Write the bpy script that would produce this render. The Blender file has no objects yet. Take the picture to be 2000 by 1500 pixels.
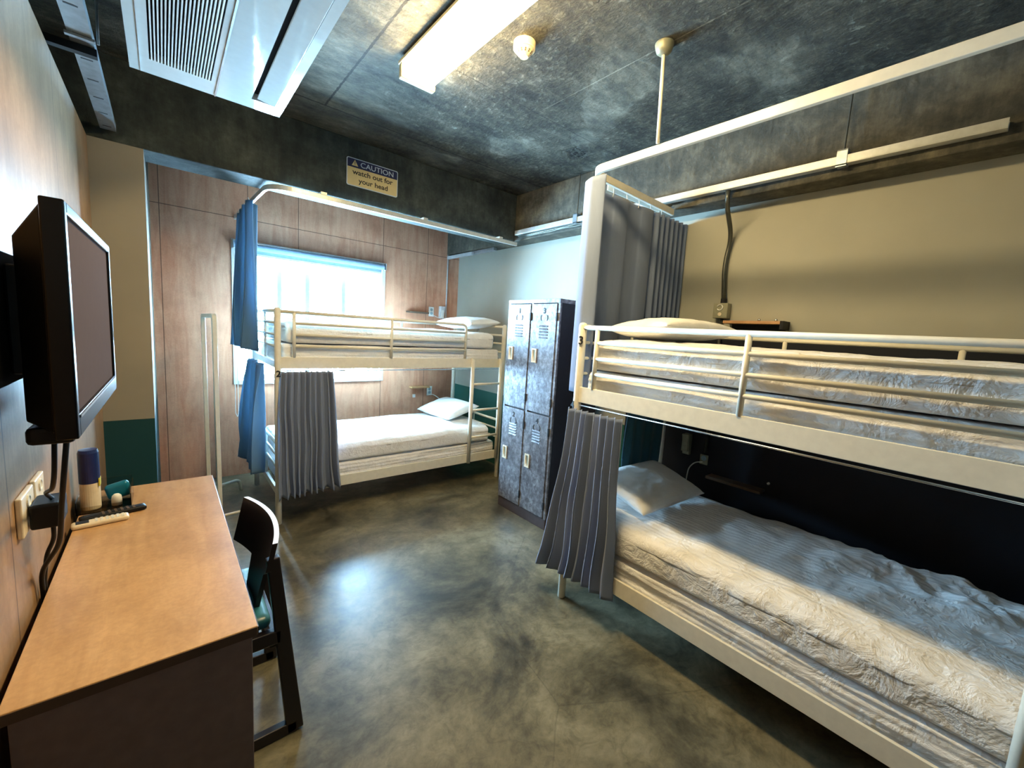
import bpy, bmesh, math, random
from mathutils import Vector, Matrix, noise
from math import pi, sin, cos, radians

S = bpy.context.scene
COL = S.collection

# ------------------------------------------------------------------ camera
def make_camera():
    yaw, pitch, roll = radians(40.22), radians(6.92), radians(3.55)
    fwd = Vector((sin(yaw)*cos(pitch), cos(yaw)*cos(pitch), -sin(pitch)))
    right = Vector((cos(yaw), -sin(yaw), 0)); up = right.cross(fwd)
    r2 = cos(roll)*right + sin(roll)*up; u2 = -sin(roll)*right + cos(roll)*up
    M = Matrix(((r2.x, u2.x, -fwd.x, 0), (r2.y, u2.y, -fwd.y, 0), (r2.z, u2.z, -fwd.z, 1.509), (0, 0, 0, 1)))
    cd = bpy.data.cameras.new('camera'); cd.sensor_width = 36; cd.lens = 808.8*36/2000
    cd.clip_start = 0.02
    c = bpy.data.objects.new('camera', cd); c.matrix_world = M
    COL.objects.link(c); S.camera = c
make_camera()

# ------------------------------------------------------------------ world, exposure
SKY_STRENGTH = 84.0
LAMP_STRENGTH = 32.0
w = bpy.data.worlds.new('daylight'); S.world = w; w.use_nodes = True
bg = w.node_tree.nodes['Background']
bg.inputs[0].default_value = (0.43, 0.74, 1.0, 1); bg.inputs[1].default_value = SKY_STRENGTH
S.view_settings.view_transform = 'Standard'; S.view_settings.look = 'None'
S.view_settings.gamma = 1.0; S.view_settings.use_curve_mapping = False
S.view_settings.exposure = 1.5
S.cycles.max_bounces = 10; S.cycles.diffuse_bounces = 5; S.cycles.glossy_bounces = 4
S.cycles.transparent_max_bounces = 16
S.cycles.sample_clamp_indirect = 8.0
S.cycles.use_denoising = True
S.cycles.caustics_reflective = False; S.cycles.caustics_refractive = False

# daylight portal in the window opening (guides sampling of the sky, emits nothing itself)
pl = bpy.data.lights.new('window_portal', 'AREA'); pl.shape = 'RECTANGLE'; pl.size = 1.38; pl.size_y = 1.28
pl.cycles.is_portal = True
po = bpy.data.objects.new('window_portal', pl); COL.objects.link(po)
po.location = (1.205, 4.775, 1.54); po.rotation_euler = (radians(-90), 0, 0)

# ------------------------------------------------------------------ materials
def srgb(r, g, b):
    f = lambda c: (c/255/12.92) if c/255 <= 0.04045 else ((c/255+0.055)/1.055)**2.4
    return (f(r), f(g), f(b), 1)

class NT:
    def __init__(s, name):
        s.m = bpy.data.materials.new(name); s.m.use_nodes = True
        s.t = s.m.node_tree; s.b = s.t.nodes['Principled BSDF']
    def n(s, typ, **kw):
        nd = s.t.nodes.new(typ)
        for k, v in kw.items():
            if k.startswith('i_'):
                key = k[2:]
                key = int(key) if key.isdigit() else key.replace('_', ' ')
                nd.inputs[key].default_value = v
            else: setattr(nd, k, v)
        return nd
    def l(s, a, b): s.t.links.new(a, b)
    def pos(s, scale=(1, 1, 1), local=False):
        mp = s.n('ShaderNodeMapping'); mp.inputs['Scale'].default_value = scale
        if local:
            tc = s.n('ShaderNodeTexCoord'); s.l(tc.outputs['Object'], mp.inputs[0])
        else:
            g = s.n('ShaderNodeNewGeometry'); s.l(g.outputs['Position'], mp.inputs[0])
        return mp.outputs[0]
    def noise(s, vec, scale, detail=4, rough=0.55, dist=0):
        nd = s.n('ShaderNodeTexNoise'); s.l(vec, nd.inputs['Vector'])
        nd.inputs['Scale'].default_value = scale; nd.inputs['Detail'].default_value = detail
        nd.inputs['Roughness'].default_value = rough; nd.inputs['Distortion'].default_value = dist
        return nd.outputs['Fac']
    def ramp(s, fac, stops):
        r = s.n('ShaderNodeValToRGB'); s.l(fac, r.inputs[0])
        e = r.color_ramp.elements
        while len(e) < len(stops): e.new(0.5)
        for k, (p, c) in enumerate(stops): e[k].position = p; e[k].color = c
        return r.outputs[0]
    def math(s, op, a, b=None, c=None):
        nd = s.n('ShaderNodeMath', operation=op)
        for k, v in enumerate((a, b, c)):
            if v is None: continue
            if isinstance(v, (int, float)): nd.inputs[k].default_value = v
            else: s.l(v, nd.inputs[k])
        return nd.outputs[0]
    def mix(s, fac, a, b, mode='MIX'):
        nd = s.n('ShaderNodeMix', data_type='RGBA', blend_type=mode)
        for k, v in ((0, fac), (6, a), (7, b)):
            if isinstance(v, (int, float, tuple)): nd.inputs[k].default_value = v
            else: s.l(v, nd.inputs[k])
        return nd.outputs[2]
    def bump(s, h, strength=0.3, dist=0.01, prev=None):
        nd = s.n('ShaderNodeBump'); nd.inputs['Strength'].default_value = strength
        nd.inputs['Distance'].default_value = dist; s.l(h, nd.inputs['Height'])
        if prev is not None: s.l(prev, nd.inputs['Normal'])
        s.l(nd.outputs[0], s.b.inputs['Normal']); return nd.outputs[0]
    def color(s, c):
        if isinstance(c, tuple): s.b.inputs['Base Color'].default_value = c
        else: s.l(c, s.b.inputs['Base Color'])
    def set(s, rough=0.5, metal=0.0, spec=0.5):
        s.b.inputs['Roughness'].default_value = rough; s.b.inputs['Metallic'].default_value = metal
        s.b.inputs['Specular IOR Level'].default_value = spec
        return s

def plain(name, c, rough=0.5, metal=0.0, spec=0.5, var=0.06, bump=0.0, scale=30):
    m = NT(name); m.set(rough, metal, spec)
    v = m.noise(m.pos(local=True), scale, 3)
    d = tuple(x*(1-var*2) for x in c[:3])+(1,); e = tuple(min(1, x*(1+var)) for x in c[:3])+(1,)
    m.color(m.ramp(v, [(0.3, d), (0.7, e)]))
    if bump: m.bump(v, bump, 0.002)
    return m.m

def fabric(name, c, wr=0.25, stripes=None, rough=0.9, axis=(1, 1, 1), sheen=0.15, trans=0.0, crinkle=0.0):
    m = NT(name); m.set(rough, 0, 0.2)
    p = m.pos(axis)
    n1 = m.noise(p, 9, 4, 0.6, 0.8); n2 = m.noise(m.pos(), 220, 2)
    d = tuple(x*0.90 for x in c[:3])+(1,)
    base = m.ramp(n1, [(0.3, d), (0.7, c)])
    m.color(base)
    b1 = m.bump(n1, wr, 0.03)
    if stripes:
        sp = m.n('ShaderNodeSeparateXYZ'); m.l(m.pos(), sp.inputs[0])
        w_ = m.math('SINE', m.math('MULTIPLY', m.math('ADD', sp.outputs[stripes], m.math('MULTIPLY', n1, 0.02)), 2*pi/0.030))
        b1 = m.bump(w_, 0.30, 0.004, b1)
        base = m.mix(m.math('MULTIPLY', m.math('ADD', w_, 1.0), 0.06), base, tuple(x*0.55 for x in c[:3])+(1,)); m.color(base)
    if crinkle:
        n3 = m.math('ABSOLUTE', m.math('SUBTRACT', m.noise(m.pos((1, 0.8, 1)), 13, 5, 0.62, 0.9), 0.5))
        b1 = m.bump(n3, crinkle, 0.035, b1)
    m.bump(n2, 0.12, 0.001, b1)
    m.b.inputs['Sheen Weight'].default_value = sheen
    if trans:
        tl = m.n('ShaderNodeBsdfTranslucent'); m.l(base, tl.inputs[0])
        mx = m.n('ShaderNodeMixShader'); mx.inputs[0].default_value = trans
        m.l(m.b.outputs[0], mx.inputs[1]); m.l(tl.outputs[0], mx.inputs[2]); m.l(mx.outputs[0], m.t.nodes['Material Output'].inputs[0])
    return m.m

def concrete(name, kind):
    m = NT(name)
    p = m.pos()
    big = m.noise(p, 1.3, 8, 0.62, 0.6); mid = m.noise(p, 5.0, 9, 0.7, 0.1); fine = m.noise(p, 40, 8, 0.75)
    if kind == 'floor':
        mott = m.noise(p, 1.9, 12, 0.70, 0.35)
        c = m.ramp(mott, [(0.35, srgb(56, 56, 50)), (0.45, srgb(100, 97, 82)), (0.54, srgb(134, 129, 108)), (0.66, srgb(164, 159, 138))])
        c2 = m.ramp(mid, [(0.33, srgb(70, 66, 56)), (0.60, srgb(200, 196, 180))])
        c = m.mix(0.42, c, m.mix(1.0, c, c2, 'MULTIPLY'))
        sw = m.noise(m.pos((1.0, 1.3, 1)), 11, 8, 0.75, 1.4)
        c = m.mix(0.55, c, m.ramp(sw, [(0.36, srgb(150, 144, 132)), (0.52, srgb(235, 232, 222)), (0.7, (1, 1, 1, 1))]), 'MULTIPLY')
        # thin drawn cracks
        v = m.n('ShaderNodeTexVoronoi', feature='DISTANCE_TO_EDGE'); v.inputs['Scale'].default_value = 0.9
        dp = m.mix(0.12, p, m.n('ShaderNodeTexNoise').outputs[1]); m.l(dp, v.inputs['Vector'])
        cr = m.math('LESS_THAN', v.outputs['Distance'], 0.0022)
        c = m.mix(m.math('MULTIPLY', cr, 0.25), c, srgb(45, 42, 34))
        m.color(c)
        rr = m.ramp(mid, [(0.3, (0.31, 0.31, 0.31, 1)), (0.7, (0.40, 0.40, 0.40, 1))])
        m.l(rr, m.b.inputs['Roughness']); m.b.inputs['Specular IOR Level'].default_value = 0.62
        m.bump(fine, 0.12, 0.002)
        return m.m
    sep = m.n('ShaderNodeSeparateXYZ'); m.l(p, sep.inputs[0])
    if kind == 'ceiling':
        streak = m.noise(m.pos((1.0, 2.2, 1.0)), 3.0, 12, 0.78, 0.15)
        c = m.ramp(streak, [(0.34, srgb(70, 70, 64)), (0.46, srgb(110, 108, 96)), (0.55, srgb(138, 134, 118)), (0.64, srgb(168, 164, 148)), (0.74, srgb(206, 206, 192))])
        c = m.mix(0.5, c, m.ramp(mid, [(0.38, srgb(96, 92, 82)), (0.58, srgb(225, 222, 210))]), 'MULTIPLY')
        # formwork joints
        h = None
        for out, val, wd, lo, hi, oth, amt in (('X', 0.82, 0.006, -1, 2.95, 'Y', 0.85), ('Y', 2.955, 0.006, 0.3, 4, 'X', 0.8), ('Y', 2.05, 0.004, 1.0, 4, 'X', 0.55)):
            wob = m.math('MULTIPLY', m.math('SUBTRACT', fine, 0.5), 0.02)
            dist = m.math('ABSOLUTE', m.math('ADD', m.math('SUBTRACT', sep.outputs[out], val), wob))
            k = m.math('LESS_THAN', dist, wd)
            k = m.math('MULTIPLY', k, m.math('GREATER_THAN', sep.outputs[oth], lo))
            k = m.math('MULTIPLY', k, m.math('LESS_THAN', sep.outputs[oth], hi))
            k = m.math('MULTIPLY', k, amt)
            h = k if h is None else m.math('MAXIMUM', h, k)
        c = m.mix(h, c, srgb(30, 30, 28))
        dist = m.math('ABSOLUTE', m.math('SUBTRACT', sep.outputs['X'], 1.80))
        k = m.math('MULTIPLY', m.math('LESS_THAN', dist, 0.003), m.math('LESS_THAN', sep.outputs['Y'], 2.03))
        c = m.mix(m.math('MULTIPLY', k, 0.6), c, srgb(190, 186, 165))
        gx = m.math('MULTIPLY', m.math('SUBTRACT', sep.outputs['X'], 2.38), 0.75); gy = m.math('SUBTRACT', sep.outputs['Y'], 2.235)
        gd = m.math('SQRT', m.math('ADD', m.math('MULTIPLY', gx, gx), m.math('MULTIPLY', gy, gy)))
        gd = m.math('ADD', gd, m.math('MULTIPLY', m.math('SUBTRACT', m.noise(p, 16, 4), 0.5), 0.16))
        gk = m.ramp(gd, [(0.055, (1, 1, 1, 1)), (0.085, (0, 0, 0, 1))])
        c = m.mix(gk, c, m.ramp(m.noise(p, 60, 3), [(0.45, srgb(14, 14, 14)), (0.62, srgb(120, 122, 112))]))
        # pitted, spalled patches, heavier towards the right wall
        pit = m.noise(m.pos((1.5, 0.9, 1)), 26, 6, 0.72, 0.3)
        msk = m.ramp(m.noise(p, 1.7, 3, 0.5), [(0.40, (0, 0, 0, 1)), (0.52, (1, 1, 1, 1))])
        rr = m.math('MULTIPLY', m.math('SUBTRACT', sep.outputs['X'], 0.9), 1.6); rr = m.math('MINIMUM', m.math('MAXIMUM', rr, 0.15), 1.0)
        k = m.math('MULTIPLY', msk, rr)
        c = m.mix(m.math('MULTIPLY', k, 0.8), c, m.mix(1.0, c, m.ramp(pit, [(0.36, srgb(90, 88, 82)), (0.50, srgb(215, 212, 205)), (0.62, srgb(255, 255, 250))]), 'MULTIPLY'))
        m.color(c)
        sh = m.ramp(pit, [(0.38, (0, 0, 0, 1)), (0.60, (1, 1, 1, 1))])
        b = m.bump(m.noise(p, 14, 8, 0.7), 0.8, 0.04); b = m.bump(m.math('MULTIPLY', sh, k), 1.0, 0.05, b)
        b = m.bump(m.math('MULTIPLY', gk, m.noise(p, 40, 4)), 1.0, -0.08, b)
        b = m.bump(m.math('SUBTRACT', 1.0, h), 0.8, 0.01, b); m.bump(fine, 0.6, 0.012, b)
        m.set(0.72, 0, 0.45)
    else:
        c = m.ramp(mid, [(0.32, srgb(62, 64, 60)), (0.5, srgb(94, 93, 84)), (0.64, srgb(124, 120, 106)), (0.78, srgb(160, 157, 142))])
        if kind == 'beamshade': c = m.mix(1.0, c, (0.42, 0.56, 0.66, 1), 'MULTIPLY')  # same beam concrete, with the cool shade of the unlit face multiplied in
        st = m.noise(m.pos((3, 3, 0.6)), 7, 8, 0.7)
        c = m.mix(0.5, c, m.ramp(st, [(0.35, srgb(110, 104, 92)), (0.65, srgb(235, 230, 215))]), 'MULTIPLY')
        m.color(c); m.set(0.8, 0, 0.35)
        b = m.bump(mid, 0.5, 0.03); m.bump(fine, 0.5, 0.008, b)
    return m.m

def plywood(name, base, dark, seams_x=(), seams_z=(), grain_axis='z', rough=0.42, seam_axis='X', spots=0.0):
    m = NT(name); m.set(rough, 0, 0.25)
    sc = (6, 6, 0.7) if grain_axis == 'z' else (6, 0.7, 6)
    g = m.noise(m.pos(sc), 2.2, 8, 0.62, 1.2); g2 = m.noise(m.pos(), 1.1, 4, 0.5)
    c = m.ramp(g, [(0.3, dark), (0.7, base)])
    c = m.mix(0.6, c, m.ramp(g2, [(0.35, (0.62, 0.60, 0.60, 1)), (0.65, (1, 1, 1, 1))]), 'MULTIPLY')
    f3 = m.noise(m.pos(), 4.5, 6, 0.7)
    c = m.mix(0.35, c, m.ramp(f3, [(0.38, (0.55, 0.50, 0.46, 1)), (0.55, (1, 1, 1, 1))]), 'MULTIPLY')
    f2 = m.noise(m.pos(), 90, 3)
    c = m.mix(0.15, c, m.ramp(f2, [(0.4, (0.5, 0.5, 0.5, 1)), (0.6, (1, 1, 1, 1))]), 'MULTIPLY')
    sep = m.n('ShaderNodeSeparateXYZ'); m.l(m.pos(), sep.inputs[0])
    k = None
    for ax, vals in ((seam_axis, seams_x), ('Z', seams_z)):
        for v in vals:
            d = m.math('LESS_THAN', m.math('ABSOLUTE', m.math('SUBTRACT', sep.outputs[ax], v)), 0.003)
            k = d if k is None else m.math('MAXIMUM', k, d)
    if k is not None:
        c = m.mix(m.math('MULTIPLY', k, 0.75), c, srgb(50, 30, 24))
    if spots:
        vv = m.n('ShaderNodeTexVoronoi'); m.l(m.pos(), vv.inputs['Vector']); vv.inputs['Scale'].default_value = 5
        k2 = m.math('LESS_THAN', vv.outputs['Distance'], 0.03)
        c = m.mix(m.math('MULTIPLY', k2, spots), c, srgb(70, 48, 30))
    m.color(c)
    m.bump(g, 0.06, 0.004)
    return m.m

def painted_wall(name, top, low, zl, dark_y=None):
    m = NT(name); m.set(0.62, 0, 0.35)
    sep = m.n('ShaderNodeSeparateXYZ'); m.l(m.pos(), sep.inputs[0])
    n1 = m.noise(m.pos(), 2.0, 5, 0.55)
    ct = m.ramp(n1, [(0.3, tuple(x*0.88 for x in top[:3])+(1,)), (0.7, top)])
    f = m.math('LESS_THAN', sep.outputs['Z'], zl)
    c = m.mix(f, ct, low)
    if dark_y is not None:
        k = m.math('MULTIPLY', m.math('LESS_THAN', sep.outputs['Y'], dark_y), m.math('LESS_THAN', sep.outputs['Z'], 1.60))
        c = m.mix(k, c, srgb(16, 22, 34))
    v = m.n('ShaderNodeTexVoronoi'); m.l(m.pos(), v.inputs['Vector']); v.inputs['Scale'].default_value = 3.3
    sp = m.math('LESS_THAN', v.outputs['Distance'], 0.022)
    c = m.mix(m.math('MULTIPLY', sp, 0.6), c, srgb(80, 60, 44))
    m.color(c)
    m.bump(m.noise(m.pos(), 130, 4), 0.18, 0.002)
    return m.m

M = {}
M['floor'] = concrete('polished_concrete', 'floor')
M['ceiling'] = concrete('raw_ceiling_concrete', 'ceiling')
M['beam'] = concrete('raw_beam_concrete', 'beam')
M['beamshade'] = concrete('shaded_beam_concrete', 'beamshade')
M['ply_back'] = plywood('back_wall_plywood', srgb(222, 170, 138), srgb(198, 136, 106), (-0.0, 0.62, 1.04, 1.9, 2.45), (2.39,), 'z')
M['ply_left'] = plywood('left_wall_plywood', srgb(182, 148, 112), srgb(156, 124, 92), (0.5, 1.42, 2.35), (), 'z', seam_axis='Y')
M['desk_top'] = plywood('desk_top_veneer', srgb(212, 172, 126), srgb(190, 150, 106), (), (), 'y', rough=0.30)
M['desk_side'] = plain('desk_side_laminate', srgb(112, 100, 102), 0.55)
M['desk_edge'] = plain('desk_edge_band', srgb(70, 56, 50), 0.5)
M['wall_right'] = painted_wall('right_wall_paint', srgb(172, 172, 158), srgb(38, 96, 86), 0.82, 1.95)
M['column'] = painted_wall('column_paint', srgb(150, 144, 130), srgb(16, 62, 66), 0.86)
M['metal'] = plain('cream_metal', srgb(228, 224, 208), 0.35, 0, 0.5, 0.03)
M['sheet'] = fabric('white_sheet', srgb(236, 236, 236), 0.40, axis=(1, 1, 1), crinkle=0.3)
M['duvet'] = fabric('white_duvet', srgb(238, 238, 238), 0.40, crinkle=0.4)
M['duvet_striped'] = fabric('striped_satin_duvet', srgb(238, 238, 238), 0.40, crinkle=0.42, stripes='X')
M['teal_dark'] = fabric('dark_teal_curtain', srgb(56, 96, 108), 0.10, axis=(1, 1, 0.3))
M['pillow'] = fabric('white_pillowcase', srgb(238, 238, 236), 0.22)
M['curtain'] = fabric('grey_curtain', srgb(122, 136, 164), 0.10, axis=(1, 1, 0.3))
M['teal_curtain'] = fabric('blue_curtain', srgb(116, 150, 174), 0.10, axis=(1, 1, 0.3), trans=0.45)
M['white'] = plain('white_plastic', srgb(226, 228, 224), 0.3)
M['acwhite'] = plain('glossy_white_plastic', srgb(198, 204, 202), 0.05, 0, 0.45, 0.02)
M['black'] = plain('black_plastic', srgb(8, 9, 13), 0.5, 0, 0.3)
M['gloss_black'] = plain('gloss_black', srgb(6, 7, 11), 0.25, 0, 0.35)
M['slot'] = plain('dark_slot', srgb(12, 16, 22), 0.7)
M['screen'] = plain('dark_screen', srgb(86, 76, 76), 0.6, 0, 0.0, 0.01)
M['galv'] = plain('galvanised_steel', srgb(176, 186, 192), 0.38, 0.75, 0.5, 0.1)
M['duct'] = plain('aluminium_track', srgb(206, 208, 202), 0.35, 0.35, 0.5, 0.05)
M['silver'] = plain('silver_trim', srgb(200, 205, 210), 0.2, 0.9)
M['chair'] = plain('dark_chair_wood', srgb(30, 22, 26), 0.38)
M['chair_edge'] = plain('pale_ply_edge', srgb(214, 216, 222), 0.4)
M['seat'] = plain('teal_vinyl', srgb(42, 108, 122), 0.35)
M['frame'] = plain('window_frame_white', srgb(232, 234, 232), 0.4)
M['blind'] = plain('pale_blind_fabric', srgb(150, 176, 196), 0.7)
M['navy'] = plain('navy_plastic', srgb(14, 34, 92), 0.3)
M['teal'] = plain('teal_plastic', srgb(10, 110, 140), 0.3)
M['cream'] = plain('cream_plastic', srgb(226, 214, 190), 0.4)
M['yellow'] = plain('yellow_label', srgb(222, 208, 60), 0.4)
M['shelfwood'] = plain('pine_board', srgb(196, 150, 104), 0.5, var=0.12, scale=12)
M['shelfdark'] = plain('dark_board', srgb(96, 80, 66), 0.5, var=0.1, scale=12)
M['signyellow'] = plain('sign_cream', srgb(214, 196, 142), 0.5, var=0.02)
M['signnavy'] = plain('sign_navy', srgb(14, 28, 74), 0.5, var=0.02)
M['signtext'] = plain('sign_dark_text', srgb(40, 38, 34), 0.5, var=0.02)
M['signlight'] = plain('sign_pale_text', srgb(190, 205, 220), 0.5, var=0.02)
M['pipe'] = plain('dark_conduit', srgb(88, 90, 84), 0.35, 0.6)
M['whitepipe'] = plain('pale_conduit', srgb(196, 200, 202), 0.45)
M['boxgrey'] = plain('grey_metal_box', srgb(150, 150, 128), 0.4, 0.3)
M['bars'] = plain('outside_bar_paint', srgb(150, 176, 186), 0.6)
M['outside'] = plain('outside_masonry', srgb(220, 224, 226), 0.8)

def locker_mat():
    m = NT('scratched_steel'); m.set(0.34, 0.45, 0.5)
    p = m.pos((1, 1, 0.8)); n1 = m.noise(p, 34, 6, 0.7, 0.5); n2 = m.noise(p, 7, 4)
    c = m.ramp(n1, [(0.34, srgb(92, 89, 95)), (0.50, srgb(132, 132, 138)), (0.66, srgb(174, 178, 184))])
    c = m.mix(0.5, c, m.ramp(n2, [(0.35, srgb(140, 134, 140)), (0.65, srgb(245, 245, 245))]), 'MULTIPLY')
    m.color(c)
    r = m.ramp(n1, [(0.3, (0.5, 0.5, 0.5, 1)), (0.7, (0.3, 0.3, 0.3, 1))]); m.l(r, m.b.inputs['Roughness'])
    m.bump(n1, 0.08, 0.002)
    return m.m
M['locker'] = locker_mat()
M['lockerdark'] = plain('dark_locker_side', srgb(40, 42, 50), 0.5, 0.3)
M['lockerplinth'] = plain('brown_locker_plinth', srgb(84, 74, 76), 0.5, 0.3)

def glass(name, tint=(1, 1, 1, 1), rough=0.0):
    m = NT(name); t = m.t
    tr = m.n('ShaderNodeBsdfTransparent'); tr.inputs[0].default_value = tint
    gl = m.n('ShaderNodeBsdfGlossy'); gl.inputs['Roughness'].default_value = 0.05
    fr = m.n('ShaderNodeFresnel'); fr.inputs[0].default_value = 1.35
    mx = m.n('ShaderNodeMixShader'); m.l(fr.outputs[0], mx.inputs[0]); m.l(tr.outputs[0], mx.inputs[1]); m.l(gl.outputs[0], mx.inputs[2])
    m.l(mx.outputs[0], t.nodes['Material Output'].inputs[0])
    return m.m
M['glass'] = glass('window_glass', (0.96, 0.98, 1, 1))
M['acrylic'] = glass('clear_acrylic', (0.86, 0.84, 0.80, 1))

def emit(name, c, s):
    m = NT(name); m.b.inputs['Base Color'].default_value = (0.9, 0.9, 0.9, 1)
    m.b.inputs['Emission Color'].default_value = c; m.b.inputs['Emission Strength'].default_value = s
    return m.m
M['lamp'] = emit('lit_diffuser', (1.0, 0.745, 0.37, 1), LAMP_STRENGTH)
M['lampbody'] = plain('cream_lamp_housing', srgb(232, 214, 170), 0.4)

# ------------------------------------------------------------------ geometry helpers
def new(): return bmesh.new()

def obj(name, bm, mat, parent=None, smooth=False, bevel=0.0, seg=2, solid=0.0, sub=0):
    me = bpy.data.meshes.new(name)
    bmesh.ops.recalc_face_normals(bm, faces=bm.faces[:])
    if parent is not None:
        off = parent.location if parent.parent is None else parent.location + parent.parent.location
    bm.to_mesh(me); bm.free()
    if isinstance(mat, (list, tuple)):
        for k in mat: me.materials.append(M[k])
    else: me.materials.append(M[mat])
    o = bpy.data.objects.new(name, me); COL.objects.link(o)
    if smooth:
        for p in me.polygons: p.use_smooth = True
    if solid:
        md = o.modifiers.new('thickness', 'SOLIDIFY'); md.thickness = solid; md.offset = 0
    if bevel:
        md = o.modifiers.new('bevel', 'BEVEL'); md.width = bevel; md.segments = seg; md.limit_method = 'ANGLE'; md.angle_limit = radians(40)
    if sub:
        md = o.modifiers.new('subdivision', 'SUBSURF'); md.levels = sub; md.render_levels = sub
    if parent is not None:
        o.parent = parent
        o.matrix_parent_inverse = Matrix.Translation(-world_loc(parent))
    return o

def world_loc(o):
    # empties carry pure translations; child meshes sit at the origin of the world frame
    return o.location if o.type == 'EMPTY' else Vector((0, 0, 0))

def tag(o, label, cat, group=None, kind=None):
    o['label'] = label; o['category'] = cat
    if group: o['group'] = group
    if kind: o['kind'] = kind
    return o

def thing(name, label, cat, loc=(0, 0, 0), group=None):
    o = bpy.data.objects.new(name, None); COL.objects.link(o); o.location = loc
    o.empty_display_size = 0.1
    return tag(o, label, cat, group)

def struct(name, bm, mat, parent=None, **kw):
    o = obj(name, bm, mat, parent, **kw)
    if parent is None: o['kind'] = 'structure'
    return o

def bx(bm, x0, x1, y0, y1, z0, z1, mi=0, mat=None):
    v = [bm.verts.new((x, y, z)) for x in (x0, x1) for y in (y0, y1) for z in (z0, z1)]
    if mat is not None:
        for q in v: q.co = mat @ q.co
    for f in ((0, 1, 3, 2), (4, 6, 7, 5), (0, 4, 5, 1), (2, 3, 7, 6), (0, 2, 6, 4), (1, 5, 7, 3)):
        fc = bm.faces.new([v[k] for k in f]); fc.material_index = mi
    return bm

def box(*a, **k): return bx(new(), *a, **k)

def tube(bm, pts, r, n=12, cap=True, flat=None):
    """sweep a circle (or flat=(w,h) rectangle, h along z) along the polyline"""
    pts = [Vector(p) for p in pts]; rings = []
    prev = None
    for i, p in enumerate(pts):
        if i == 0: d = (pts[1]-p)
        elif i == len(pts)-1: d = (p-pts[i-1])
        else: d = (pts[i+1]-p).normalized() + (p-pts[i-1]).normalized()
        d.normalize()
        if prev is None:
            a = Vector((0, 0, 1)) if abs(d.z) < 0.9 else Vector((1, 0, 0))
            u = d.cross(a).normalized()
        else:
            u = prev - d*prev.dot(d)
            u.normalize()
        prev = u; v = d.cross(u).normalized()
        rr = r[i] if isinstance(r, (list, tuple)) else r
        if flat:
            w2, h2 = flat[0]/2, flat[1]/2
            ring = [bm.verts.new(p + u*a + v*b) for a, b in ((-w2, -h2), (w2, -h2), (w2, h2), (-w2, h2))]
        else:
            ring = [bm.verts.new(p + u*cos(2*pi*k/n)*rr + v*sin(2*pi*k/n)*rr) for k in range(n)]
        rings.append(ring)
    m = len(rings[0])
    for a, b in zip(rings[:-1], rings[1:]):
        for k in range(m): bm.faces.new((a[k], a[(k+1) % m], b[(k+1) % m], b[k]))
    if cap:
        bm.faces.new(rings[0][::-1]); bm.faces.new(rings[-1])
    return bm

def arc(c, a0, a1, r, n, ax, ay):
    c = Vector(c); ax = Vector(ax); ay = Vector(ay)
    return [c + ax*cos(a0+(a1-a0)*k/n)*r + ay*sin(a0+(a1-a0)*k/n)*r for k in range(n+1)]

def round_path(pts, r, n=6):
    """polyline with filleted corners"""
    pts = [Vector(p) for p in pts]; out = [pts[0]]
    for i in range(1, len(pts)-1):
        a, b, c = pts[i-1], pts[i], pts[i+1]
        u = (a-b).normalized(); v = (c-b).normalized()
        rr = min(r, (a-b).length*0.49, (c-b).length*0.49)
        p0 = b+u*rr; p1 = b+v*rr
        for k in range(n+1):
            t = k/n; out.append((1-t)**2*p0 + 2*t*(1-t)*b + t*t*p1)
    out.append(pts[-1]); return out

def lathe(bm, prof, c, n=24, axis='z'):
    c = Vector(c); rings = []
    for r, h in prof:
        ring = []
        for k in range(n):
            a = 2*pi*k/n
            q = Vector((r*cos(a), r*sin(a), h))
            if axis == 'x': q = Vector((h, r*cos(a), r*sin(a)))
            if axis == 'y': q = Vector((r*cos(a), h, r*sin(a)))
            ring.append(bm.verts.new(c+q))
        rings.append(ring)
    for a, b in zip(rings[:-1], rings[1:]):
        for k in range(n): bm.faces.new((a[k], a[(k+1) % n], b[(k+1) % n], b[k]))
    bm.faces.new(rings[0]); bm.faces.new(rings[-1])
    return bm

def grid_surface(bm, nu, nv, fn, closed_u=False):
    V = [[bm.verts.new(fn(i/nu, j/nv)) for j in range(nv+1)] for i in range(nu+1)]
    for i in range(nu):
        for j in range(nv): bm.faces.new((V[i][j], V[i+1][j], V[i+1][j+1], V[i][j+1]))
    return V

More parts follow.
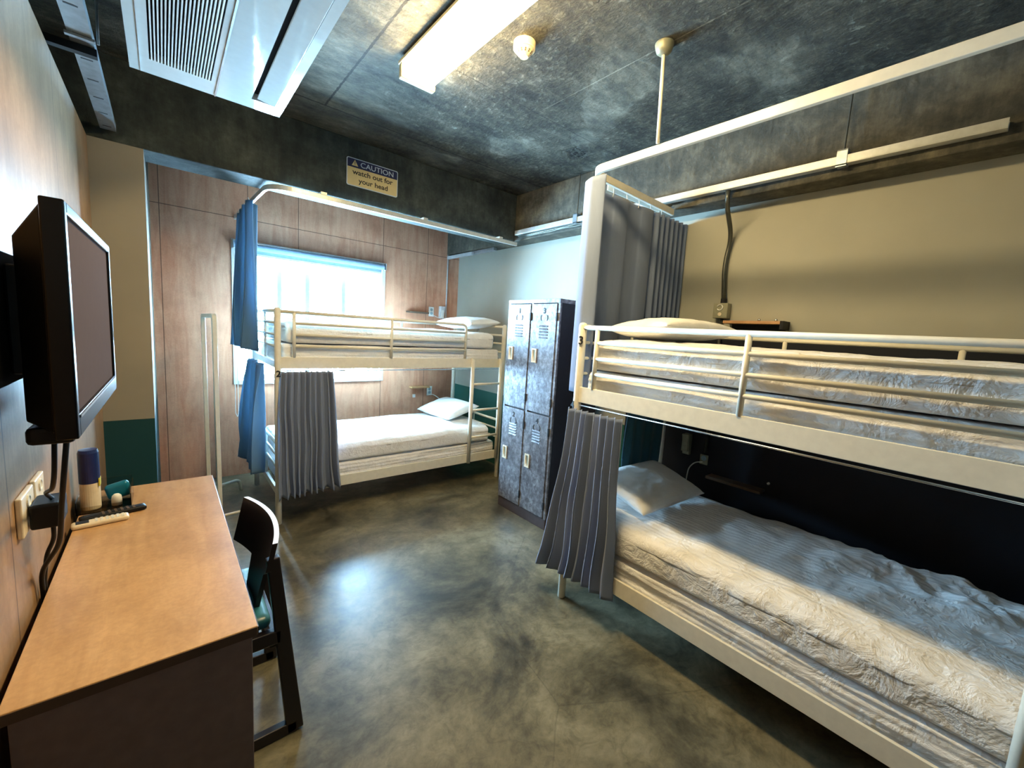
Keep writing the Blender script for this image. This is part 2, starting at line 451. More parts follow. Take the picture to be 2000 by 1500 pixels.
def soft_box(hx, hy, hz, nx, ny, nz, r, deform=None, place=None):
    """rounded box surface with a deform hook; half sizes hx, hy, hz"""
    bm = new(); vd = {}
    def vert(i, j, k):
        key = (i, j, k)
        if key not in vd:
            p = Vector(((2*i/nx-1)*hx, (2*j/ny-1)*hy, (2*k/nz-1)*hz))
            q = Vector((max(-hx+r, min(hx-r, p.x)), max(-hy+r, min(hy-r, p.y)), max(-hz+r, min(hz-r, p.z))))
            d = p-q
            nrm = d.normalized() if d.length > 1e-6 else Vector((0, 0, 1 if p.z > 0 else -1))
            p = q + nrm*min(r, d.length if d.length > 1e-6 else 0) if d.length > r else p
            uvw = (2*i/nx-1, 2*j/ny-1, 2*k/nz-1)
            if deform: p = deform(p, nrm, uvw)
            if place is not None: p = place @ p
            vd[key] = bm.verts.new(p)
        return vd[key]
    def quad(a, b, c, d): bm.faces.new((vert(*a), vert(*b), vert(*c), vert(*d)))
    for i in range(nx):
        for j in range(ny):
            quad((i, j, 0), (i, j+1, 0), (i+1, j+1, 0), (i+1, j, 0)); quad((i, j, nz), (i+1, j, nz), (i+1, j+1, nz), (i, j+1, nz))
    for i in range(nx):
        for k in range(nz):
            quad((i, 0, k), (i+1, 0, k), (i+1, 0, k+1), (i, 0, k+1)); quad((i, ny, k), (i, ny, k+1), (i+1, ny, k+1), (i+1, ny, k))
    for j in range(ny):
        for k in range(nz):
            quad((0, j, k), (0, j, k+1), (0, j+1, k+1), (0, j+1, k)); quad((nx, j, k), (nx, j+1, k), (nx, j+1, k+1), (nx, j, k+1))
    return bm

def text_mesh(name, s, size, mat, parent, origin, ux, uy, depth=0.001, align='CENTER', bold=0.0, sx=1.0):
    cu = bpy.data.curves.new(name, 'FONT'); cu.body = s; cu.size = size; cu.extrude = depth; cu.align_x = align
    cu.offset = bold
    t = bpy.data.objects.new(name, cu); COL.objects.link(t)
    dg = bpy.context.evaluated_depsgraph_get()
    me = bpy.data.meshes.new_from_object(t.evaluated_get(dg))
    bpy.data.objects.remove(t); bpy.data.curves.remove(cu)
    ux = Vector(ux).normalized(); uy = Vector(uy).normalized(); uz = ux.cross(uy)
    R = Matrix(((ux.x*sx, uy.x, uz.x, origin[0]), (ux.y*sx, uy.y, uz.y, origin[1]), (ux.z*sx, uy.z, uz.z, origin[2]), (0, 0, 0, 1)))
    me.transform(R); me.materials.clear(); me.materials.append(M[mat]); me.name = name
    o = bpy.data.objects.new(name, me); COL.objects.link(o)
    if parent is not None:
        o.parent = parent; o.matrix_parent_inverse = Matrix.Translation(-world_loc(parent))
    return o

# ------------------------------------------------------------------ room shell
XL, XR, YB, YF, H = -0.285, 2.89, 4.60, -1.3, 2.86
WX0, WX1, WZ0, WZ1 = 0.52, 1.89, 0.915, 2.165
struct('floor', box(-0.6, 3.1, YF-0.1, YB+0.2, -0.1, 0), 'floor')
struct('ceiling', box(-0.6, 3.1, YF-0.1, YB+0.2, H, H+0.12), 'ceiling')
bm = new()      # back wall around the window opening
T = YB+0.18
bx(bm, -0.6, WX0, YB, T, 0, H); bx(bm, WX1, 3.1, YB, T, 0, H); bx(bm, WX0, WX1, YB, T, 0, WZ0); bx(bm, WX0, WX1, YB, T, WZ1, H)
struct('wall_back', bm, 'ply_back')
struct('wall_right', box(XR, 3.1, YF, YB, 0, H), 'wall_right')
struct('wall_left', box(-0.43, XL, YF, 3.3, 0, 2.42), 'ply_left')
struct('wall_left_upper', box(-0.6, -0.43, YF, YB, 0, H), 'beam')
struct('wall_front', box(-0.6, 3.1, YF-0.1, YF, 0, H), 'wall_right')
# column with green dado, beams, edges
struct('trim_1', box(-0.43, -0.058, 3.3, YB, 0, 2.42), 'column')
struct('trim_2', box(-0.43, 2.71, 3.3, 3.565, 2.42, H), 'beamshade', bevel=0.008)
struct('trim_3', box(2.71, XR, YF, YB, 2.42, H), 'beam', bevel=0.008)
struct('trim_4', box(-0.43, -0.058, 3.565, YB, 2.42, H), 'beam')

# window
win = bpy.data.objects.new('window_1', None); COL.objects.link(win); win.location = (1.205, YB, WZ0); win['kind'] = 'structure'
bm = new(); yw0, yw1 = YB-0.012, YB+0.17
fr = 0.028
bx(bm, WX0-0.035, WX0+0.005, YB-0.015, YB+0.17, WZ0-0.035, WZ1+0.035); bx(bm, WX1-0.005, WX1+0.035, YB-0.015, YB+0.17, WZ0-0.035, WZ1+0.035)
bx(bm, WX0+0.005, WX1-0.005, YB-0.015, YB+0.17, WZ1-0.005, WZ1+0.035); bx(bm, WX0+0.005, WX1-0.005, YB-0.03, YB+0.17, WZ0-0.035, WZ0+0.005)
obj('window_frame', bm, 'frame', win, bevel=0.003)
bm = new(); y0, y1 = YB+0.09, YB+0.13
for (a, b) in ((WX0, WX1),):
    bx(bm, a, a+0.045, y0, y1, WZ0, WZ1); bx(bm, b-0.045, b, y0, y1, WZ0, WZ1)
    bx(bm, a+0.045, b-0.045, y0, y1, WZ0, WZ0+0.045); bx(bm, a+0.045, b-0.045, y0, y1, WZ1-0.045, WZ1)
obj('window_sash', bm, 'frame', win, bevel=0.003)
bm = new(); bx(bm, WX0+0.045, WX1-0.045, YB+0.108, YB+0.112, WZ0+0.045, WZ1-0.045)
obj('window_pane', bm, 'glass', win)
# bars outside the glass
for z in (WZ0-0.25, WZ1+0.30): obj('grille_rail', box(0.3, 2.3, 4.79, 4.82, z, z+0.03), 'bars', win)
for x in (0.68, 0.91, 1.17, 1.54, 1.84): obj('grille_bar', box(x-0.022, x+0.022, 4.80, 4.84, WZ0-0.22, WZ1+0.30), 'bars', win)

# roller blind
bl = thing('roller_blind', 'rolled up pale blue roller blind along the top of the window', 'blind', (1.2, 4.55, 2.15))
bm = new(); lathe(bm, [(0.001, 0.50), (0.031, 0.50), (0.031, 1.89), (0.001, 1.89)], (0, 4.555, 2.150), 20, 'x'); obj('blind_roll', bm, 'blind', bl, smooth=False)
bm = new(); bx(bm, 0.50, 1.90, 4.575, YB-0.016, 2.145, 2.188); bx(bm, 0.49, 0.50, 4.52, YB-0.016, 2.115, 2.188); bx(bm, 1.90, 1.91, 4.52, YB-0.016, 2.115, 2.188); obj('blind_bracket', bm, 'silver', bl, bevel=0.002)
obj('blind_hem', box(0.51, 1.88, 4.578, 4.59, 2.075, 2.095), 'frame', bl, bevel=0.002)
bm = new(); bx(bm, 0.51, 1.88, 4.583, 4.585, 2.09, 2.15); obj('blind_cloth', bm, 'blind', bl)
tube(bm := new(), round_path([(0.497, 4.54, 2.12), (0.490, 4.53, 0.62), (0.505, 4.53, 0.58), (0.515, 4.54, 0.62), (0.505, 4.545, 2.12)], 0.01), 0.003, 6)
obj('pull_cord', bm, 'white', bl)

# ------------------------------------------------------------------ bunk beds
def bunk_bed(label, loc, ang):
    """local frame: x along the bed from the post next to the guard, y towards the wall"""
    Rm = Matrix.Translation(Vector(loc)) @ Matrix.Rotation(ang, 4, 'Z')
    if ang: Rm = Rm @ Matrix.Scale(1, 4)
    return Rm

BEDW, BEDL = 0.93, 2.04

def build_bed(place, t):
    def put(bm):
        for v in bm.verts: v.co = place @ v.co
        return bm
    P = lambda name, bm, **k: obj(name, put(bm), 'metal', t, **k)
    for x in (0, BEDL):
        for y in (0, BEDW):
            bm = new(); lathe(bm, [(0.018, 0.0), (0.022, 0.004), (0.022, 1.575), (0.017, 1.588), (0.006, 1.592)], (x, y, 0), 16); P('leg', bm, smooth=True)
    for z0 in (0.215, 1.16):
        for y in (0, BEDW):
            s = 1 if y == 0 else -1
            bm = new(); bx(bm, 0.0, BEDL, y-0.012*s if s > 0 else y-0.002, y+0.002 if s > 0 else y+0.012, z0, z0+0.085); 
            bx(bm, 0.03, BEDL-0.03, min(y+0.002*s, y+0.04*s), max(y+0.002*s, y+0.04*s), z0, z0+0.004)
            P('side_rail', bm, bevel=0.003)
        for x in (0, BEDL):
            bm = new(); bx(bm, x-0.01, x+0.01, 0.02, BEDW-0.02, z0, z0+0.05); P('end_rail', bm, bevel=0.003)
        bm = new()
        for k in range(14):
            xx = 0.08+k*(BEDL-0.16)/13; bx(bm, xx-0.02, xx+0.02, 0.012, BEDW-0.012, z0+0.005, z0+0.018)
        P('slat_base', bm)
    # end frames
    for x in (0, BEDL):
        for zs in ((1.57, 1.485, 1.40, 1.315), (0.605, 0.515, 0.425)):
            bm = new()
            for k, z in enumerate(zs): tube(bm, [(x, 0.01, z), (x, BEDW-0.01, z)], 0.0125 if k == 0 else 0.009, 10)
            zb = 1.21 if zs[0] > 1 else 0.26
            tube(bm, [(x, 0.46, zb), (x, 0.46, zs[0])], 0.009, 10)
            P('end_frame', bm, smooth=True)
    # guard with rounded free end
    g = new()
    tube(g, round_path([(0.0, -0.004, 1.565), (1.575, -0.004, 1.565), (1.575, -0.004, 1.245)], 0.05), 0.0125, 12)
    for xx in (0.105, 0.84): tube(g, [(xx, -0.004, 1.24), (xx, -0.004, 1.565)], 0.0125, 12)
    for z in (1.488, 1.405, 1.322): tube(g, [(0.105, -0.004, z), (1.575, -0.004, z)], 0.0105, 12)
    P('guard_rail', g, smooth=True)
    g = new()
    tube(g, [(0.0, BEDW, 1.565), (BEDL, BEDW, 1.565)], 0.0125, 12)
    for xx in (0.68, 1.36): tube(g, [(xx, BEDW, 1.24), (xx, BEDW, 1.565)], 0.0115, 12)
    for z in (1.405,): tube(g, [(0, BEDW, z), (BEDL, BEDW, z)], 0.010, 12)
    P('back_guard', g, smooth=True)
    # ladder
    l = new()
    for xx in (1.65, 1.99): tube(l, [(xx, -0.036, 0.22), (xx, -0.036, 1.24)], 0.0185, 14)
    for xx in (1.65, 1.99): tube(l, round_path([(xx, -0.036, 1.20), (xx, -0.034, 1.238), (xx, -0.004, 1.240)], 0.02), 0.012, 10)
    lo = P('ladder', l, smooth=True)
    for z in (0.475, 0.745, 1.0):
        r = new(); tube(r, [(1.655, -0.036, z), (1.985, -0.036, z)], 0.0125, 10)
        o = obj('rung', put(r), 'metal', lo, smooth=True)
        o.matrix_parent_inverse = Matrix.Identity(4)

P1 = Matrix.Translation((0.612, 3.305, 0)) @ Matrix.Rotation(0.0, 4, 'Z')
bed1 = thing('bunk_bed', 'cream metal bunk bed standing in front of the bright window', 'bunk bed', (0.612, 3.305, 0), 'metal bunk beds')
build_bed(P1, bed1)
# near bed: local x runs towards -Y, local y towards +X
P3 = Matrix(((0, 1, 0, 1.740), (-1, 0, 0, 1.492), (0, 0, 1, 0), (0, 0, 0, 1)))
bed3 = thing('bunk_bed', 'cream metal bunk bed along the right wall, marked 3 on its post', 'bunk bed', (1.740, 1.492, 0), 'metal bunk beds')
build_bed(P3, bed3)
text_mesh('number_mark', '3', 0.062, 'slot', bed3, (1.7165, 1.4805, 1.475), (0.28, -0.96, 0), (0, 0, 1), 0.0012, bold=0.0012)
text_mesh('number_mark', '4', 0.062, 'slot', bed3, (1.7185, 1.5055, 1.12), (-0.28, -0.96, 0), (0, 0, 1), 0.0012, bold=0.0012)
text_mesh('number_mark', '2', 0.062, 'slot', bed1, (0.612, 3.281, 1.105), (1, 0, 0), (0, 0, 1), 0.0015, bold=0.0012)

# curtain wires under the upper side rails
for t, P_ in ((bed1, P1), (bed3, P3)):
    bm = new(); tube(bm, [(0.03, -0.012, 1.145), (2.0, -0.012, 1.145)], 0.004, 8)
    for v in bm.verts: v.co = P_ @ v.co
    obj('curtain_wire', bm, 'silver', t, smooth=True)

# ------------------------------------------------------------------ bedding
def wrinkle(q, amp, seed, along=(1, 1), f=6.0):
    v = Vector((q.x*along[0]*f, q.y*along[1]*f, q.z*f+seed))
    n = noise.noise(v)*0.55 + noise.noise(v*2.1+Vector((seed, 3, 1)))*0.3 + (1-abs(noise.noise(v*1.3+Vector((9, seed, 2))))*2)*0.25
    return n*amp

def mattress(P_, z, label, seed):
    hx, hy, hz = 0.985, 0.438, 0.075
    def df(p, n, uvw):
        side = max(abs(uvw[0]), abs(uvw[1]))
        q = p.copy()
        if uvw[2] < -0.8: return q
        q += n*wrinkle(Vector((p.x, p.y, p.z*4)), 0.010, seed, (0.7, 1), 5)
        # sheet folds hanging on the long front side
        if uvw[1] < -0.97: q.y -= 0.004*sin(uvw[2]*6+p.x*1.6+2.5*noise.noise(Vector((p.x*1.2, seed, 0)))) + 0.003*sin(uvw[2]*17-p.x*2.2+3*noise.noise(Vector((p.x*2.2, seed, 5))))
        return q
    bm = soft_box(hx, hy, hz, 130, 50, 18, 0.026, df, P_ @ Matrix.Translation((BEDL/2, BEDW/2+0.0, z+hz)))
    return tag(obj('mattress', bm, 'sheet', None, smooth=True), label, 'mattress', 'sheet covered mattresses')

def duvet(P_, z, label, seed, x0, x1, h=0.14, ruffle=None, hy=0.443, offy=-0.002, amp=0.014):
    hx = (x1-x0)/2; hz = h/2
    def df(p, n, uvw):
        q = p.copy()
        # two folded layers: pinch half way up the sides
        pin = math.exp(-((uvw[2]-0.42-0.05*noise.noise(Vector((p.x*2.0, seed, 1))))/0.065)**2)
        if abs(uvw[1]) > 0.93: q.y -= math.copysign(0.020*pin, uvw[1])
        if abs(uvw[0]) > 0.96: q.x -= math.copysign(0.020*pin, uvw[0])
        a = amp
        if ruffle:
            k = max(0.0, 1-abs(uvw[0]-ruffle[0])/ruffle[1])*max(0, min(1, (uvw[1]+0.3)*1.2)); a = amp*(1+2.2*k)
        if uvw[2] > -0.9: q += n*wrinkle(Vector((p.x, p.y, p.z*2)), a*(1.0 if abs(uvw[1]) < 0.97 else 0.45), seed, (1, 1.4), 5.5)
        if uvw[2] > 0.5: q.z += 0.012*noise.noise(Vector((p.x*2.2, p.y*3.1, seed*3.3))) - 0.015*abs(uvw[1])**3 - 0.022*max(0, (abs(uvw[1])-0.78)/0.22)**2
        if ruffle and uvw[2] > 0.5: q.z += k*(0.030*(0.5-abs(noise.noise(Vector((p.x*9+p.y*5, p.y*7, seed))))) + 0.012*(0.5-abs(noise.noise(Vector((p.x*21, p.y*15, seed))))))
        return q
    bm = soft_box(hx, hy, hz, 190, 90, 22, 0.026, df, P_ @ Matrix.Translation(((x0+x1)/2, BEDW/2+offy, z+hz)))
    return tag(obj('duvet', bm, 'duvet' if P_ is P1 else 'duvet_striped', None, smooth=True), label, 'duvet', 'folded white duvets')

def pillow(center, rx, ry, h, rot, tilt, label, seed, tilty=0.0):
    """rx, ry half sizes in plan; h full thickness"""
    def df(p, n, uvw):
        u, v, k = uvw
        e = (1-abs(u)**2.6)*(1-abs(v)**2.6); e = max(e, 0)**0.42
        x = u*rx*(1-0.10*(1-abs(v)**2)*0 - 0.07*(1-v*v)*abs(u)**3*0); y = v*ry
        # ears: edges bow inwards between the corners
        x *= 1-0.06*(1-v*v)*abs(u)**2; y *= 1-0.06*(1-u*u)*abs(v)**2
        z = k*h/2*max(e, 0.05) 
        z += wrinkle(Vector((u*0.8, v*0.8, seed)), 0.010*e, seed, (1, 1), 3.0)
        return Vector((x, y, z))
    PM = Matrix.Translation(center) @ Matrix.Rotation(rot, 4, 'Z') @ Matrix.Rotation(tilty, 4, 'Y') @ Matrix.Rotation(tilt, 4, 'X')
    bm = soft_box(1, 1, 1, 40, 40, 6, 0.001, df, PM)
    return tag(obj('pillow', bm, 'pillow', None, smooth=True), label, 'pillow', 'white pillows')

mattress(P1, 0.240, 'mattress in a white sheet on the lower bunk below the window', 1.0)
mattress(P1, 1.185, 'mattress in a white sheet on the upper bunk in front of the window', 2.0)
mattress(P3, 0.240, 'mattress in a wrinkled white sheet on the lower bunk beside the right wall', 3.0)
mattress(P3, 1.185, 'mattress in a white sheet on the upper bunk beside the right wall', 4.0)
duvet(P1, 0.400, 'sunlit white duvet on the lower bunk in front of the window', 1.3, 0.06, 1.93, 0.17, amp=0.010)
duvet(P1, 1.345, 'white duvet on the upper bunk behind the rail in front of the window', 2.3, 0.06, 1.93, 0.155, (-0.9, 0.25))
duvet(P3, 0.400, 'white duvet in the shaded lower bunk on the right, lit along its front edge', 3.3, 0.06, 1.98, 0.17, (0.45, 0.9), amp=0.016)
duvet(P3, 1.345, 'cream lit white duvet on the upper bunk beside the right wall', 4.3, 0.06, 1.98, 0.165, amp=0.012)
pillow((2.45, 3.70, 1.592), 0.20, 0.31, 0.12, 0.12, 0.0, 'white pillow on the upper bunk beside the locker', 5.1, -0.10)
pillow((2.36, 3.86, 0.662), 0.20, 0.31, 0.12, 0.05, 0.0, 'bright white pillow at the ladder end of the lower window bunk', 6.1, -0.28)
pillow((2.20, 1.22, 1.582), 0.33, 0.20, 0.12, -0.12, -0.06, 'cream lit pillow on the upper bunk marked 3', 7.1, 0.0)
pillow((2.20, 1.275, 0.665), 0.31, 0.19, 0.13, -0.04, 0.27, 'single pillow in the dim lower bunk on the right', 8.1, 0.0)

# ------------------------------------------------------------------ curtains
def curtain_bm(top0, top1, bot0, bot1, zt, zb0, zb1, folds, amp_t, amp_b, seed=0.0, nrm=None, nz=40, power=1.0, sag=0.0, ease=0.8):
    t0, t1, b0, b1 = Vector(top0), Vector(top1), Vector(bot0), Vector(bot1)
    d = (t1-t0); n_ = Vector((-d.y, d.x)) if nrm is None else Vector(nrm); n_.normalize()
    nu = folds*16
    def fn(u, v):
        k = v**ease
        a = t0.lerp(t1, u); b = a + (b0-t0)*(1-u)**2.5 + (b1-t1)*u**2; p = a.lerp(b, k)
        amp = amp_t*(1-v)+amp_b*v
        ph = u*folds*2*pi + 2.8*noise.noise(Vector((u*folds*0.42+seed, v*0.7, seed)))*(0.5+0.7*v)
        s = sin(ph)+0.18*sin(3*ph)
        a2 = amp*(0.8+0.9*noise.noise(Vector((u*folds*0.8+seed, v*0.9, 4+seed))))
        off = n_*(s*a2) + d.normalized()*(sin(ph*2)*amp*0.20)
        z_hem = 0.012*sin(ph)*v
        off += d.normalized()*(0.05*v*noise.noise(Vector((u*2.2, v*2.2, seed+7)))*min(1, amp_b*20))
        zb = zb0+(zb1-zb0)*u
        z = zt+(zb-zt)*v + z_hem + (1-v)*sag*abs(sin(u*folds*pi))*-1
        return (p.x+off.x, p.y+off.y, z)
    bm = new(); grid_surface(bm, nu, nz, fn); return bm

def hooks(t, p0, p1, z0, z1, n):
    for k in range(n):
        bm = new(); f = (k+0.5)/n; x = p0[0]+(p1[0]-p0[0])*f; y = p0[1]+(p1[1]-p0[1])*f
        tube(bm, round_path([(x, y, z1), (x+0.006, y, (z0+z1)/2), (x, y, z0)], 0.004, 3), 0.003, 6)
        obj('curtain_hook', bm, 'white', t)

def curtain(label, bm, mat, loc, hk=None, group='grey bunk curtains'):
    t = thing('curtain', label, 'curtain', loc, group)
    obj('curtain_cloth', bm, mat, t, smooth=True, solid=0.004)
    if hk: hooks(t, *hk)
    return t
# A: upper, left end of the window bunk
bm = curtain_bm((0.52, 3.62), (0.52, 4.30), (0.485, 3.60), (0.46, 4.25), 2.345, 1.27, 1.27, 4, 0.055, 0.078, 1.0)
curtain('blue grey curtain hanging beside the window above the upper bunk', bm, 'teal_curtain', (0.52, 3.9, 2.34), ((0.50, 3.64), (0.50, 4.24), 2.34, 2.372, 6))
# B: lower, left end
bm = curtain_bm((0.545, 3.50), (0.545, 4.05), (0.50, 3.48), (0.455, 4.10), 1.172, 0.34, 0.34, 4, 0.028, 0.045, 2.0)
curtain('blue grey curtain hanging at the foot end of the lower window bunk', bm, 'teal_curtain', (0.54, 3.8, 1.17))
# C: lower front
bm = curtain_bm((0.625, 3.265), (0.975, 3.265), (0.605, 3.235), (1.02, 3.24), 1.142, 0.215, 0.235, 9, 0.024, 0.042, 3.0)
curtain('slate grey pleated curtain hanging across the corner of the lower window bunk', bm, 'curtain', (0.8, 3.26, 1.14))
# D: upper curtain at the end of the near bunk, wraps around the rail corner
def curtain_D():
    path = [(1.812, 1.478), (1.786, 1.54), (1.796, 1.605), (1.86, 1.626), (1.97, 1.614), (2.12, 1.605), (2.30, 1.60), (2.45, 1.60), (2.884, 1.60)]
    seg = [0]
    for a, b in zip(path[:-1], path[1:]): seg.append(seg[-1]+math.hypot(b[0]-a[0], b[1]-a[1]))
    L = seg[-1]
    def at(s):
        for k in range(len(seg)-1):
            if s <= seg[k+1] or k == len(seg)-2:
                f = (s-seg[k])/(seg[k+1]-seg[k]); a, b = path[k], path[k+1]
                dx, dy = b[0]-a[0], b[1]-a[1]; l = math.hypot(dx, dy)
                return a[0]+dx*f, a[1]+dy*f, -dy/l, dx/l
    bm = new()
    def fn(u, v):
        s = u*L; x, y, nx, ny = at(s)
        # broad flat folds first, then tight stack near the wall
        k = u
        if k < 0.66: ph = k/0.66*3.0*2*pi
        else: ph = 3.0*2*pi + (k-0.66)/0.34*7*2*pi
        amp = (0.016 if k < 0.66 else 0.026)*(0.7+0.5*v)
        sn = sin(ph); sn = math.copysign(abs(sn)**0.6, sn)
        x += nx*sn*amp; y += ny*sn*amp
        z = 2.352+(1.205-2.352)*v
        if k < 0.12: z += 0.02*(1-k/0.12)*(1-v)
        return (x, y, z)
    grid_surface(bm, 220, 40, fn); return bm
curtain('tall taupe grey curtain hanging at the head end of the upper bunk marked 3', curtain_D(), 'curtain', (2.2, 1.6, 2.35), ((1.97, 1.60), (2.62, 1.60), 2.335, 2.385, 5))
# E: lower front curtain of the near bunk
bm = curtain_bm((1.705, 1.515), (1.705, 1.165), (1.665, 1.630), (1.680, 1.130), 1.128, 0.175, 0.195, 8, 0.022, 0.044, 5.0, nrm=(-1, 0), nz=50, sag=0.006, ease=1.6)
curtain('grey pleated curtain flaring outwards at the corner of the lower right bunk', bm, 'curtain', (1.705, 1.4, 1.13))
# F: inner curtain at the end of the lower near bunk
bm = curtain_bm((2.20, 1.462), (2.60, 1.462), (2.17, 1.455), (2.60, 1.455), 1.142, 0.66, 0.66, 4, 0.014, 0.014, 6.0, nrm=(0, 1), nz=20)
curtain('dark teal curtain inside the lower right bunk behind the pillow', bm, 'teal_dark', (2.4, 1.46, 1.14))

# ------------------------------------------------------------------ curtain rails
t = thing('curtain_rail', 'long cream curtain rail hanging around the upper bunk marked 3', 'curtain rail', (1.83, 1.6, 2.42))
bm = new(); tube(bm, round_path([(1.835, -0.75, 2.42), (1.835, 1.605, 2.42), (2.705, 1.605, 2.40)], 0.09, 10), 0, flat=(0.022, 0.042)); obj('rail', bm, 'metal', t, bevel=0.003)
bm = new(); tube(bm, [(1.812, 1.19, 2.44), (1.790, 1.19, 2.84)], 0.0085, 12); obj('hanger_rod', bm, 'metal', t, smooth=True)
bm = new(); lathe(bm, [(0.004, -0.045), (0.02, -0.042), (0.034, -0.03), (0.04, -0.012), (0.042, 0.0), (0.042, 0.004)], (1.790, 1.19, H-0.004), 24); obj('ceiling_cup', bm, 'boxgrey', t, smooth=True)
bm = new(); bx(bm, 2.05, 2.62, 1.612, 1.66, 2.425, 2.432); bx(bm, 2.05, 2.62, 1.655, 1.66, 2.39, 2.432); obj('mounting_angle', bm, 'metal', t)
t = thing('curtain_rail', 'pale metal curtain rail curving under the beam above the window bunk', 'curtain rail', (1.5, 3.28, 2.39))
bm = new(); tube(bm, round_path([(2.70, 3.255, 2.385), (0.56, 3.255, 2.385), (0.52, 4.59, 2.385)], 0.16, 12), 0, flat=(0.020, 0.034)); obj('rail', bm, 'duct', t, bevel=0.003)
for x in (0.9, 1.7, 2.5):
    bm = new(); bx(bm, x-0.02, x+0.02, 3.25, 3.33, 2.402, 2.42); obj('rail_bracket', bm, 'duct', t)

# ------------------------------------------------------------------ lockers
lk = thing('locker_cabinet', 'tall scratched steel locker with four numbered doors between the bunks', 'locker', (2.48, 2.44, 0))
LX0, LX1, LY0, LY1, LH = 2.225, 2.735, 2.140, 2.735, 1.785
bm = new()
bx(bm, LX0+0.02, LX1, LY0+0.001, LY0+0.016, 0.085, LH-0.03, 1)      # near side panel
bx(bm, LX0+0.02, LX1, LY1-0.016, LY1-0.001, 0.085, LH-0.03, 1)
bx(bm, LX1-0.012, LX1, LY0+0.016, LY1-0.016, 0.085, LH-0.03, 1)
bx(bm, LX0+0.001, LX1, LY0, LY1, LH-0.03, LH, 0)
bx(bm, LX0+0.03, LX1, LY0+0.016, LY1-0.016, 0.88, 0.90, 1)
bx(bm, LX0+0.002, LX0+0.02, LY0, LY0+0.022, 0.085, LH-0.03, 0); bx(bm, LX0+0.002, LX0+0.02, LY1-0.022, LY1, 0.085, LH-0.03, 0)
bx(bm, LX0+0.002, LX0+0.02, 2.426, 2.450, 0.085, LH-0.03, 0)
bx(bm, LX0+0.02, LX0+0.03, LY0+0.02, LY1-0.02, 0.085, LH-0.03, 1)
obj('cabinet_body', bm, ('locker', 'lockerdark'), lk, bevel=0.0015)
obj('plinth', box(LX0+0.006, LX1-0.01, LY0+0.002, LY1-0.002, 0, 0.085), 'lockerplinth', lk, bevel=0.003)
for (ya, yb, za, zb, num) in ((2.452, 2.710, 0.905, 1.752, '1'), (2.452, 2.710, 0.090, 0.898, '2'), (2.165, 2.424, 0.905, 1.752, '3'), (2.165, 2.424, 0.090, 0.898, '4')):
    ym = (ya+yb)/2
    d = obj('door', box(LX0-0.004, LX0+0.014, ya+0.002, yb-0.002, za+0.002, zb-0.002), 'locker', lk, bevel=0.003)
    # recessed cream handle near the left edge, at mid height
    zh = za+0.445 if za > 0.5 else za+0.41
    yh = yb-0.045
    bm = new(); x0 = LX0-0.012; x1 = LX0-0.0035
    bx(bm, x0, x1, yh-0.026, yh-0.017, zh-0.055, zh+0.055); bx(bm, x0, x1, yh+0.017, yh+0.026, zh-0.055, zh+0.055)
    bx(bm, x0, x1, yh-0.017, yh+0.017, zh+0.044, zh+0.055); bx(bm, x0, x1, yh-0.017, yh+0.017, zh-0.055, zh-0.044)
    bx(bm, LX0-0.0045, LX0-0.0035, yh-0.017, yh+0.017, zh-0.044, zh+0.044)
    v = [bm.verts.new(c) for c in ((LX0-0.0045, yh+0.017, zh-0.044), (LX0-0.0045, yh+0.017, zh+0.03), (LX0-0.011, yh+0.017, zh-0.044), (LX0-0.0045, yh-0.004, zh-0.044), (LX0-0.011, yh-0.0, zh-0.044))]
    bm.faces.new((v[0], v[1], v[2])); bm.faces.new((v[1], v[3], v[4], v[2])); bm.faces.new((v[0], v[2], v[4], v[3])); bm.faces.new((v[0], v[3], v[1]))
    h2 = obj('recess_shade', box(LX0-0.0052, LX0-0.0046, yh-0.017, yh+0.012, zh-0.040, zh+0.040), 'boxgrey', d); h2.matrix_parent_inverse = Matrix.Identity(4)  # grey sheet painting the shade inside the handle opening
    h = obj('handle', bm, 'cream', d); h.matrix_parent_inverse = Matrix.Identity(4)
    # louvres
    bm = new(); zt = zb-0.165 if za > 0.5 else zb-0.13
    for k in range(5):
        z = zt-k*0.022
        v = [bm.verts.new(c) for c in ((LX0-0.005, ym-0.045, z), (LX0-0.005, ym+0.045, z), (LX0-0.010, ym+0.045, z-0.011), (LX0-0.010, ym-0.045, z-0.011), (LX0-0.0035, ym-0.045, z-0.012), (LX0-0.0035, ym+0.045, z-0.012))]
        bm.faces.new(v[:4]); bm.faces.new((v[3], v[2], v[5], v[4])); bm.faces.new((v[0], v[3], v[4])); bm.faces.new((v[1], v[5], v[2]))
    h = obj('louvre', bm, 'locker', d); h.matrix_parent_inverse = Matrix.Identity(4)
    for (zz) in (za+0.10, zb-0.10 if za > 0.5 else zb-0.12):
        h = obj('hinge', box(LX0-0.008, LX0+0.004, ya-0.006, ya+0.006, zz-0.03, zz+0.03), 'slot', d); h.matrix_parent_inverse = Matrix.Identity(4)
    # stencilled number and bracket marks of the old label holder
    nz = zb-0.075
    for (s, yy, z_, sz) in ((num, ym, nz, 0.058), ('(', ym+0.035, nz-0.045, 0.045), (')', ym-0.035, nz-0.045, 0.045)):
        h = text_mesh('number_mark', s, sz, 'slot', d, (LX0-0.0056, yy, z_), (0, -1, 0), (0, 0, 1), 0.0006, bold=0.0016); h.matrix_parent_inverse = Matrix.Identity(4)

